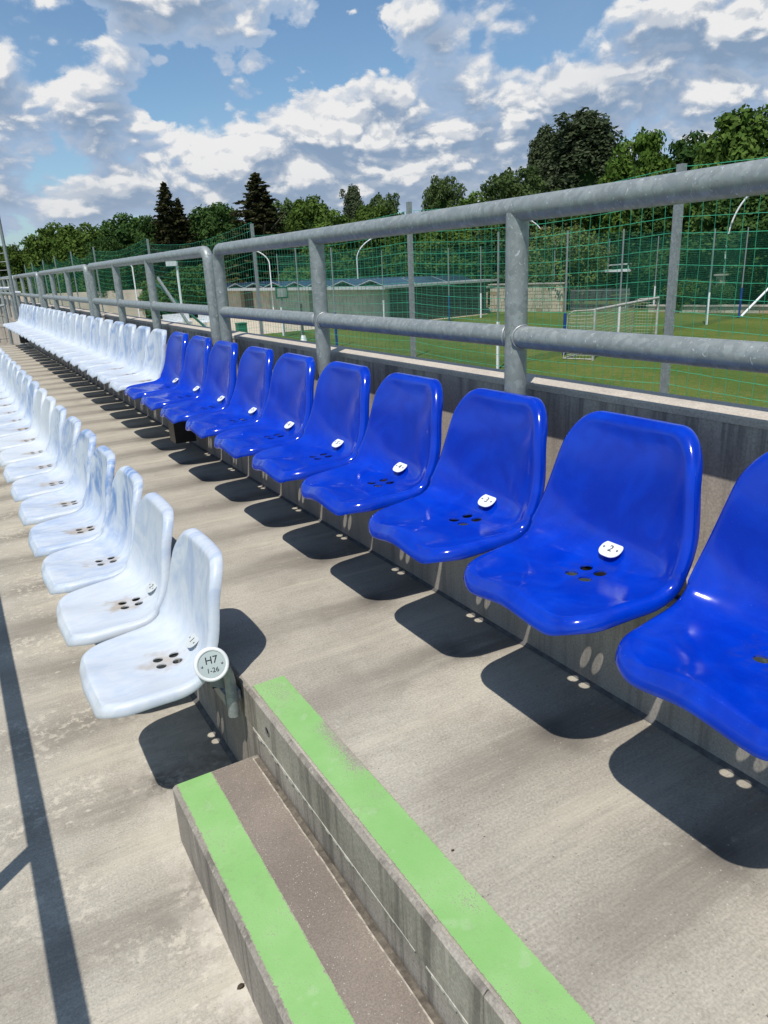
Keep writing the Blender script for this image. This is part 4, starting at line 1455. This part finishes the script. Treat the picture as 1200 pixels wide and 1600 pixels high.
mb = MB(); mb.tube([(50.4, 48.2, G + 3.35), (49.4, 43.8, G + 3.5)], .05, 6); child(mb, 'top_rail', 'rail_white_steel', cn)
for q in ((50.1, 48.3), (49.2, 44.2)):
    mb = MB(); mb.tube([(q[0], q[1], G), (q[0], q[1], G + 3.45)], .06, 6); child(mb, 'post', 'rail_white_steel', cn)
rw = MB(); rw.obox((41.0, 52.0, G + .2), Vector((2.2, -.9, 0)), Vector((.05, .12, 0)), (0, 0, .2))
rw.build('ramp_wall', 'pale_concrete', label='low sloping concrete kerb wall beside the gate pillars', cat='wall')
tw = MB(); tw.obox((10.6, 83, G + 1.5), Vector((7.6, -3.4, 0)), Vector((.1, .22, 0)), (0, 0, 1.5))
tw.build('boundary_wall', 'tan_render', label='long plain tan wall under the trees at the far left', cat='wall')

# ------------------------------------------------------------------ end fence of the stand
ef = empty('mesh_fence', (0.6, YEND, ZU), 'grey welded mesh fence closing the far end of the stand', 'fence')
V_, F_ = [], []
mb = MB()
for i in range(53):
    x = -5.2 + i * .12
    zt = -.42 + (x - 1.0) * .10 if x > -.4 else -.56 + (x + .4) * .42
    zb = ZU + .05 if x > .56 else (ZL + .05 if x > -.28 else ZL - .35 + (x + .28) * .476)
    if x < 1.10:
        mb.tube([(x, YEND - .1, zb), (x, YEND - .1, zt)], .0055, 4, cap=False)
for j in range(15):
    z = -.60 - j * .22
    x0 = max(-5.2, 1.0 + (z + .42) * 2.6) if False else -5.2
    xr = 1.08 if z > ZU else (.55 if z > ZL else -.3)
    xl = -.4 + (z + .56) / .42
    if xl < xr:
        mb.tube([(max(-5.2, xl), YEND - .1, z), (xr, YEND - .1, z)], .0055, 4, cap=False)
o = child(mb, 'mesh_infill', 'dark_wire', ef); o['kind'] = 'stuff'
mb = MB(); mb.tube([(-5.2, YEND - .1, -2.55), (-.4, YEND - .1, -.54), (1.12, YEND - .1, -.40)], .028, 10); child(mb, 'handrail', 'galvanised_steel', ef)
for x, zb in ((1.12, ZU), (-.25, ZL), (-1.6, -2.2)):
    mb = MB(); mb.tube([(x, YEND - .1, zb), (x, YEND - .1, -.40 if x > 0 else -.5 + (x + .25) * .42)], .028, 10); child(mb, 'post', 'galvanised_steel', ef)
# landing and pale wall beyond
mb = MB(); mb.box(-6, 1.5, YEND, YEND + 6, ZL - .4, ZL - .25); mb.build('landing', 'pale_concrete', kind='structure')
mb = MB(); mb.box(-6, 1.49, YEND + 6, YEND + 6.3, G, -1.05)
mb.build('end_wall', 'pale_concrete', label='pale concrete wall beyond the end mesh fence', cat='wall')
mb = MB(); mb.box(1.564, 1.70, YEND, 27, G, -.902); mb.build('stand_back', 'pale_concrete', kind='structure')
# slim pole and white rails at the far left
pl = empty('net_pole', (1.31, 16.62, ZU), 'slim grey pole rising behind the far seats at the left edge', 'pole')
mb = MB(); mb.tube([(1.31, 16.62, ZU), (1.31, 16.62, 2.4)], .030, 10)
child(mb, 'pole', 'grey_post_paint', pl)
mb = MB(); mb.box(1.25, 1.37, 16.56, 16.68, ZU, ZU + .012)
child(mb, 'base_plate', 'bare_steel', pl)
hr = empty('white_handrail', (1.0, 16.9, ZU), 'short white handrail crossing behind the pole at the far left', 'handrail')
mb = MB(); mb.tube([(.2, 16.95, -.06), (1.27, 16.95, -.085)], .034, 10); child(mb, 'upper_rail', 'rail_white_steel', hr)
mb = MB(); mb.tube([(1.33, 16.95, -.17), (1.47, 16.95, -.175)], .030, 10); child(mb, 'lower_rail', 'rail_white_steel', hr)
mb = MB(); mb.tube([(.22, 16.95, ZL - .3), (.22, 16.95, -.06)], .030, 10); child(mb, 'post', 'rail_white_steel', hr)
# pole net at the left
me = net_mesh([((-2.0, 16.64), (1.29, 16.64))], 1.5, -.05, .15, .004, .03, .01, 2, 'bare_steel')
link('ball_net', me, None, label='coarse grey net strung left of the slim pole', cat='net')

# ------------------------------------------------------------------ lamps
def curved_lamp(base, tip, h_bend, label, r=.07):
    rt = empty('street_lamp', (base[0], base[1], G), label, 'street lamp', 'curved white street lamps')
    b, t = Vector((base[0], base[1], G)), Vector(tip)
    hb = G + h_bend
    pts = [b, Vector((b.x, b.y, hb))]
    for k in range(1, 9):
        u = k / 8
        q = u ** 1.8
        pts.append(Vector((b.x + (t.x - b.x) * q, b.y + (t.y - b.y) * q, hb + (t.z - hb) * (1.15 * u - .15 * u * u * u))))
    mb = MB(); mb.tube(pts, [r] * 2 + [r * .9] * 8, 8); child(mb, 'pole', 'white_paint', rt)
    dr = (pts[-1] - pts[-2]).normalized()
    mb = MB(); mb.tube([pts[-1], pts[-1] + dr * .25, pts[-1] + dr * .7], [.07, .13, .06], 8); child(mb, 'lamp_head', 'white_paint', rt)


curved_lamp((48.3, 34.7), (48.85, 34.0, 3.32), 4.6, 'tall curved white street lamp above the hedge at the right')
curved_lamp((33.4, 61.5), (34.7, 60.7, 2.5), 4.9, 'curved white street lamp rising behind the solar panels', .06)
curved_lamp((26.3, 64.9), (25.4, 65.3, 1.8), 4.8, 'curved white street lamp left of the thick railing post', .06)
curved_lamp((48.3, 53.4), (47.6, 54.1, 3.27), 5.9, 'white street lamp peeping over the flowering bush', .05)
curved_lamp((15.4, 70.0), (14.6, 70.2, 1.4), 5.0, 'small curved white street lamp behind the shed roof at left', .06)
fl = empty('floodlight', (12.8, 46.3, G), 'straight white lamp post with small square head left of the railing joint', 'lamp')
mb = MB(); mb.tube([(12.8, 46.3, G), (12.8, 46.3, G + 4.95)], .075, 8); child(mb, 'pole', 'white_paint', fl)
mb = MB(); mb.box(12.2, 12.75, 46.15, 46.45, G + 4.7, G + 4.98); child(mb, 'lamp_head', 'white_paint', fl)


# ------------------------------------------------------------------ trees
def leaf_quads(V, F, c, nrm, s, rnd):
    nrm = Vector(nrm).normalized()
    a = nrm.cross(Vector((rnd.uniform(-1, 1), rnd.uniform(-1, 1), rnd.uniform(-1, 1)))).normalized()
    b = nrm.cross(a)
    s1, s2 = s * rnd.uniform(.7, 1.3), s * rnd.uniform(.4, .8)
    o = len(V)
    c = Vector(c)
    for p in (c - a * s1, c + b * s2 * .9 - a * s1 * .1, c + a * s1, c - b * s2):
        V.append(p[:])
    F.append((o, o + 1, o + 2, o + 3))


def crown_mesh(kind, seed, nleaf, leaf, hgt, wid):
    """unit crown already in metres: height hgt, width wid, base z=0"""
    rnd = random.Random(seed)
    V, F = [], []
    R = wid / 2
    if kind == 'spruce':
        lev = 38
        for L in range(lev):
            f = L / (lev - 1)
            rad = R * (1 - f) ** .80 * rnd.uniform(.85, 1.1) + .10
            nb = max(4, int(12 * (1 - f) + 4))
            for b in range(nb):
                an = 2 * PI * b / nb + rnd.uniform(-.35, .35) + L * 1.3
                z = hgt * (.03 + .95 * f) + rnd.uniform(-.22, .22) * (1 - f)
                rl = rad * rnd.uniform(.60, 1.22)
                nl = max(5, int(nleaf * 1.6 / (lev * 10) * (1 - f * .6)))
                drp = rnd.uniform(.20, .48)
                for k in range(nl):
                    t = ((k + rnd.random()) / nl) ** .75
                    dr = rl * t
                    zz = z - drp * dr + .22 * dr * t * t + rnd.gauss(0, .13) * (1.15 - t)
                    sp = .20 * (1 - t) * rl + .07
                    leaf_quads(V, F, (math.cos(an) * dr + rnd.gauss(0, sp * .6), math.sin(an) * dr + rnd.gauss(0, sp * .6), zz), (rnd.gauss(0, .9), rnd.gauss(0, .9), .8), leaf, rnd)
    else:
        nl = {'poplar': 110, 'oak': 74, 'dark': 78, 'ash': 90, 'bright': 74, 'pine': 40, 'bush': 52}[kind]
        lobes = []
        ga = PI * (3 - math.sqrt(5))
        for i in range(nl):
            # spread the lobes evenly over the crown, then disturb them
            zz = 1 - 2 * (i + .5) / nl + rnd.uniform(-.06, .06)
            zz = max(-1, min(1, zz))
            a = ga * i + rnd.uniform(-.35, .35)
            q = math.sqrt(max(0, 1 - zz * zz))
            rr = rnd.uniform(.62, .86)
            if kind in ('ash',):
                rr = rnd.uniform(.50, .95)
            if kind == 'poplar':
                z = (zz + 1) / 2
                k = math.sin(PI * min(1, .12 + .88 * z) ** .80) ** .65 * .95
                k = max(.12, k)
                hx, hy = math.cos(a) * k * rr, math.sin(a) * k * rr
                lr = rnd.uniform(.15, .24)
                zc = .05 + .88 * z
            elif kind == 'pine':
                z = (zz + 1) / 2
                hx, hy = math.cos(a) * rr * (1 - z * .8), math.sin(a) * rr * (1 - z * .8)
                lr = rnd.uniform(.2, .3)
                zc = .08 + .84 * z
            else:
                q = q ** .75
                hx, hy = math.cos(a) * q * rr, math.sin(a) * q * rr
                lr = rnd.uniform(.20, .33) if kind != 'ash' else rnd.uniform(.15, .27)
                zc = .5 + zz * .5 * rr * 1.06
            lobes.append((hx * R, hy * R, hgt * zc, lr * R))
        for i in range(9):
            a = rnd.uniform(0, 2 * PI)
            lobes.append((math.cos(a) * R * rnd.uniform(.05, .55), math.sin(a) * R * rnd.uniform(.05, .55), hgt * rnd.uniform(.84, .95), R * rnd.uniform(.10, .17)))
        tot = sum(l[3] ** 2 for l in lobes)
        for (x, y, z, r) in lobes:
            k = int(nleaf * r * r / tot)
            vs = 1.35 if kind == 'poplar' else .80
            for _ in range(k):
                d = Vector((rnd.gauss(0, 1), rnd.gauss(0, 1), rnd.gauss(.30, 1))).normalized()
                rr = r * (rnd.random() ** .30) * rnd.choice((1, 1, 1, 1, 1.22))
                nn = d + Vector((rnd.gauss(0, .6), rnd.gauss(0, .6), rnd.gauss(.3, .6)))
                leaf_quads(V, F, (x + d.x * rr, y + d.y * rr, max(.02, z + d.z * rr * vs)), nn, leaf, rnd)
    me = bpy.data.meshes.new('crown')
    me.from_pydata(V, [], F)
    return me


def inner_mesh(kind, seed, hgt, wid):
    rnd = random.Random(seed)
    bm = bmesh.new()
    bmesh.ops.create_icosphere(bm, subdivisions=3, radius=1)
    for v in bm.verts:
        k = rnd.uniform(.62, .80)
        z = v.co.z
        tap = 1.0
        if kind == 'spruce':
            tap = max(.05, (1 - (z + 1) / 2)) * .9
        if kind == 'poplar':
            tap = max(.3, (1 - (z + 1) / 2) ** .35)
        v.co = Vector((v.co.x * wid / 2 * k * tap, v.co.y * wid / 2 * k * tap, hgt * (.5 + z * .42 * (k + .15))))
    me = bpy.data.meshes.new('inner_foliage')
    bm.to_mesh(me); bm.free()
    return me


TREES = [(6.0, 107.8, 9.0, 8.7, 'oak'), (8.9, 99.6, 8.3, 4.9, 'oak'), (11.2, 103.4, 8.4, 2.4, 'pine'), (12.9, 97.2, 10.4, 6.8, 'oak'), (14.9, 90.8, 10.2, 6.3, 'oak'), (15.6, 82.5, 8.2, 4.4, 'dark'),
         (21.2, 97.7, 11.6, 7.4, 'dark'), (23.2, 93.2, 11.0, 4.5, 'dark'), (24.2, 88.8, 14.4, 7.6, 'spruce'), (26.0, 90.3, 12.9, 6.2, 'spruce'), (30.3, 99.5, 11.9, 4.9, 'oak'), (31.4, 92.8, 12.4, 7.1, 'dark'),
         (32.4, 81.8, 14.7, 11.0, 'spruce'), (42.0, 97.3, 13.5, 6.8, 'ash'), (39.5, 83.1, 12.4, 7.1, 'oak'), (38.1, 74.9, 9.9, 5.6, 'oak'), (46.7, 86.2, 14.2, 4.6, 'poplar'), (53.1, 89.4, 13.6, 6.0, 'ash'), (42.4, 74.8, 10.8, 5.8, 'oak'),
         (43.0, 67.5, 8.9, 5.0, 'bright'), (51.5, 73.8, 13.9, 5.6, 'ash'), (50.7, 67.0, 11.0, 6.4, 'oak'), (51.5, 61.2, 13.1, 7.8, 'ash'), (64.3, 71.3, 19.3, 6.4, 'poplar'), (64.8, 65.3, 19.9, 12.5, 'poplar'),
         (57.9, 61.3, 10.6, 8.2, 'oak'), (58.4, 51.7, 15.1, 6.4, 'bright'), (58.1, 54.6, 11.2, 7.2, 'oak'), (62.9, 49.5, 14.6, 7.2, 'dark'), (57.7, 47.5, 9.9, 7.2, 'dark'), (57.5, 40.0, 14.9, 8.6, 'oak'),
         (50.9, 35.7, 8.6, 6.4, 'dark'), (61.7, 37.1, 15.1, 8.4, 'oak'), (52.1, 30.4, 9.2, 6.5, 'dark'), (41.6, 58.8, 7.4, 6.4, 'oak'), (51.0, 61.7, 8.8, 6.6, 'dark'), (2.3, 100.0, 8.5, 8.6, 'dark')]
TL = {'oak': 'leaf_oak', 'dark': 'leaf_dark', 'ash': 'leaf_ash', 'bright': 'leaf_bright', 'poplar': 'leaf_poplar', 'spruce': 'leaf_spruce', 'pine': 'leaf_dark'}
LAB = ['broad oak-like tree cut by the left picture edge', 'round olive tree behind the slim pole at left', 'small dark pine poking up at the far left', 'broad rounded tree, tallest of the far left group', 'broad rounded tree right of the tallest far left one',
       'low dark tree just above the first net posts', 'dark domed tree left of the twin spruces', 'dark broadleaf tree touching the left twin spruce', 'pointed spruce, taller and left one of the twins', 'pointed spruce, shorter and right one of the twins',
       'pale olive tree directly right of the twin spruces', 'dark flat-topped tree between the twin spruces and the lone one', 'tall lone spruce with drooping branches above the railing', 'airy pale tree right of the lone spruce', 'round green tree below the airy pale one',
       'low green tree in front of the narrow dark one', 'narrow dark upright tree with a rounded head', 'airy tree right of the narrow dark one', 'olive tree under the airy tree', 'bright green low tree above the shed roof end',
       'small loose-crowned tree beside the tall grey net post', 'green tree right of the loose-crowned one', 'wide feathery tree left of the giant poplar', 'slimmer grey-green poplar at the left of the giant one', 'giant grey-green poplar, tallest tree in view',
       'green tree in front of the giant poplar foot', 'bright green tree right of the giant poplar', 'mid green tree under the bright one', 'dark green tree between the bright one and the right-hand crown', 'dark tree behind the flowering bush and hedge',
       'big domed green tree at the upper right edge', 'dark low tree behind the right hedge', 'big tree at the right edge behind the domed one', 'dark low tree at the right edge behind the hedge', 'low green tree behind the stone gate pillars', 'dark low tree left of the flowering bush', 'dark tree at the extreme left edge']
PROTO = {}
for i, (x, y, h, w, kd) in enumerate(TREES):
    var = i % 2 if kd in ('oak', 'dark') else 0
    key = (kd, var)
    if key not in PROTO:
        H0, W0 = {'poplar': (17, 8), 'spruce': (13, 5)}.get(kd, (10, 7))
        me = crown_mesh(kd, 100 + i, 22000 if kd == 'poplar' else 15000, {'poplar': .18, 'spruce': .15, 'ash': .16}.get(kd, .19), H0 * .9, W0)
        me.materials.append(MATS[TL[kd]])
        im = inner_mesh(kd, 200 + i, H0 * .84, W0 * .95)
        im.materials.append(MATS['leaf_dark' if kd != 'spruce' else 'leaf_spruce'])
        tb = MB()
        tb.tube([(0, 0, 0), (.05, 0, H0 * .2), (0, .08, H0 * .5), (.05, 0, H0 * .78)], [.26, .2, .13, .05], 8)
        rr = random.Random(i)
        for q in range(6):
            a_ = rr.uniform(0, 2 * PI); z0 = H0 * rr.uniform(.2, .5)
            tb.tube([(0, 0, z0), (math.cos(a_) * W0 * .16, math.sin(a_) * W0 * .16, z0 + H0 * .1), (math.cos(a_) * W0 * .34, math.sin(a_) * W0 * .34, z0 + H0 * .2)], [.1, .07, .03], 6)
        PROTO[key] = (me, im, tb.mesh('trunk', 'bark'), H0, W0)
    me, im, tm, H0, W0 = PROTO[key]
    rt = empty('tree', (x, y, G), LAB[i], 'tree', 'trees beyond the small pitch', (0, 0, (i * 2.4) % 6.28))
    rt.scale = (w * 1.12 / W0, w * 1.12 / W0, h / H0)
    link('trunk', tm, rt)
    cr = link('crown', me, rt, loc=(0, 0, H0 * .08))
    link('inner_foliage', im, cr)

# flowering elder
el = empty('elder_bush', (46.4, 49.3, G), 'large elder bush dotted with cream flower heads above the stone wall', 'bush')
me = crown_mesh('bush', 77, 14000, .14, 6.6, 8.0); me.materials.append(MATS['leaf_elder'])
cr = link('foliage', me, el)
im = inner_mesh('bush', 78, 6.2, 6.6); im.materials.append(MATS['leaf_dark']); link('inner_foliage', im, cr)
rnd = random.Random(9)
mb = MB()
cand = [v.co for v in me.vertices if (v.co.x / 4.1) ** 2 + (v.co.y / 4.1) ** 2 + ((v.co.z - 3.2) / 3.3) ** 2 > .97 and v.co.z > 1.6]
for q in range(300):
    p0_ = rnd.choice(cand)
    c0 = p0_ + (p0_ - Vector((0, 0, 3.0))).normalized() * .12
    for j in range(8):
        p = c0 + Vector((rnd.gauss(0, .09), rnd.gauss(0, .09), rnd.gauss(0, .05)))
        mb.add([p + Vector((-.06, -.05, 0)), p + Vector((.05, -.04, .03)), p + Vector((.06, .05, .0)), p + Vector((-.04, .05, .03))], [(0, 1, 2, 3)])
o = mb.build('flower_heads', 'elder_blossom', el); o['kind'] = 'stuff'

# hedge and shrub belt
hb = crown_mesh('bush', 55, 9000, .17, 4.6, 5.4)
hb.materials.append(MATS['leaf_dark'])
hbi = inner_mesh('bush', 56, 4.3, 5.0); hbi.materials.append(MATS['leaf_dark'])
HED = []
for k in range(7):
    t = k / 6
    HED.append((51.4 + 2.6 * t, 42.2 - 14.5 * t, 1.02 + .1 * math.sin(k * 2.3), 'leaf_dark', 'dense dark hedge shrub behind the low stone wall, %s from the left' % ORD[k]))
HED.append((48.0, 35.2, .50, 'leaf_dark', 'small shrub hiding the foot of the tall curved lamp'))
HED.append((47.4, 37.0, .5, 'leaf_oak', 'small lighter shrub in front of the dark hedge'))
for k in range(12):
    t = k / 11
    HED.append((20 + 34 * t, 80 - 21 * t, .85 + .25 * math.sin(k * 1.7), ['leaf_oak', 'leaf_dark', 'leaf_rust', 'leaf_bright'][k % 4], 'shrub behind the shed roof line, %s from the left' % ORD[k]))
for k in range(6):
    HED.append((6 + 2.6 * k, 93 - 2.0 * k, .8 + .15 * math.sin(k * 2.1), ['leaf_bright', 'leaf_oak', 'leaf_dark'][k % 3], 'low shrub under the far left trees, %s from the left' % ORD[k]))
for (x, y, s, mt, lb) in HED:
    rt = empty('shrub', (x, y, G), lb, 'shrub', 'shrubs of the background belt', (0, 0, x * 1.7))
    rt.scale = (s * 1.1, s * 1.1, s)
    cr = link('foliage', hb, rt, mat=mt)
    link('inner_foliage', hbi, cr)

# far wood behind everything
rnd = random.Random(21)
V_, F_ = [], []
for k in range(150):
    t = k / 149
    an = math.radians(-4 + 76 * t)
    Dm = 122 - 30 * t
    cx, cy = math.sin(an) * Dm, math.cos(an) * Dm
    hh = 8.5 + rnd.uniform(-1.2, 1.2) + 2.0 * t
    for j in range(170):
        z = hh * rnd.random()
        rad = 2.4 * math.sqrt(max(.05, 1 - (z / hh) ** 3))
        a_ = rnd.uniform(0, 2 * PI)
        leaf_quads(V_, F_, (cx + math.cos(a_) * rad, cy + math.sin(a_) * rad, G + z), (math.cos(a_), math.sin(a_), .6), .45, rnd)
me = bpy.data.meshes.new('wood'); me.from_pydata(V_, [], F_); me.materials.append(MATS['leaf_dark'])
link('wood', me, kind='stuff', label='far dark wood closing the view behind the trees', cat='wood')
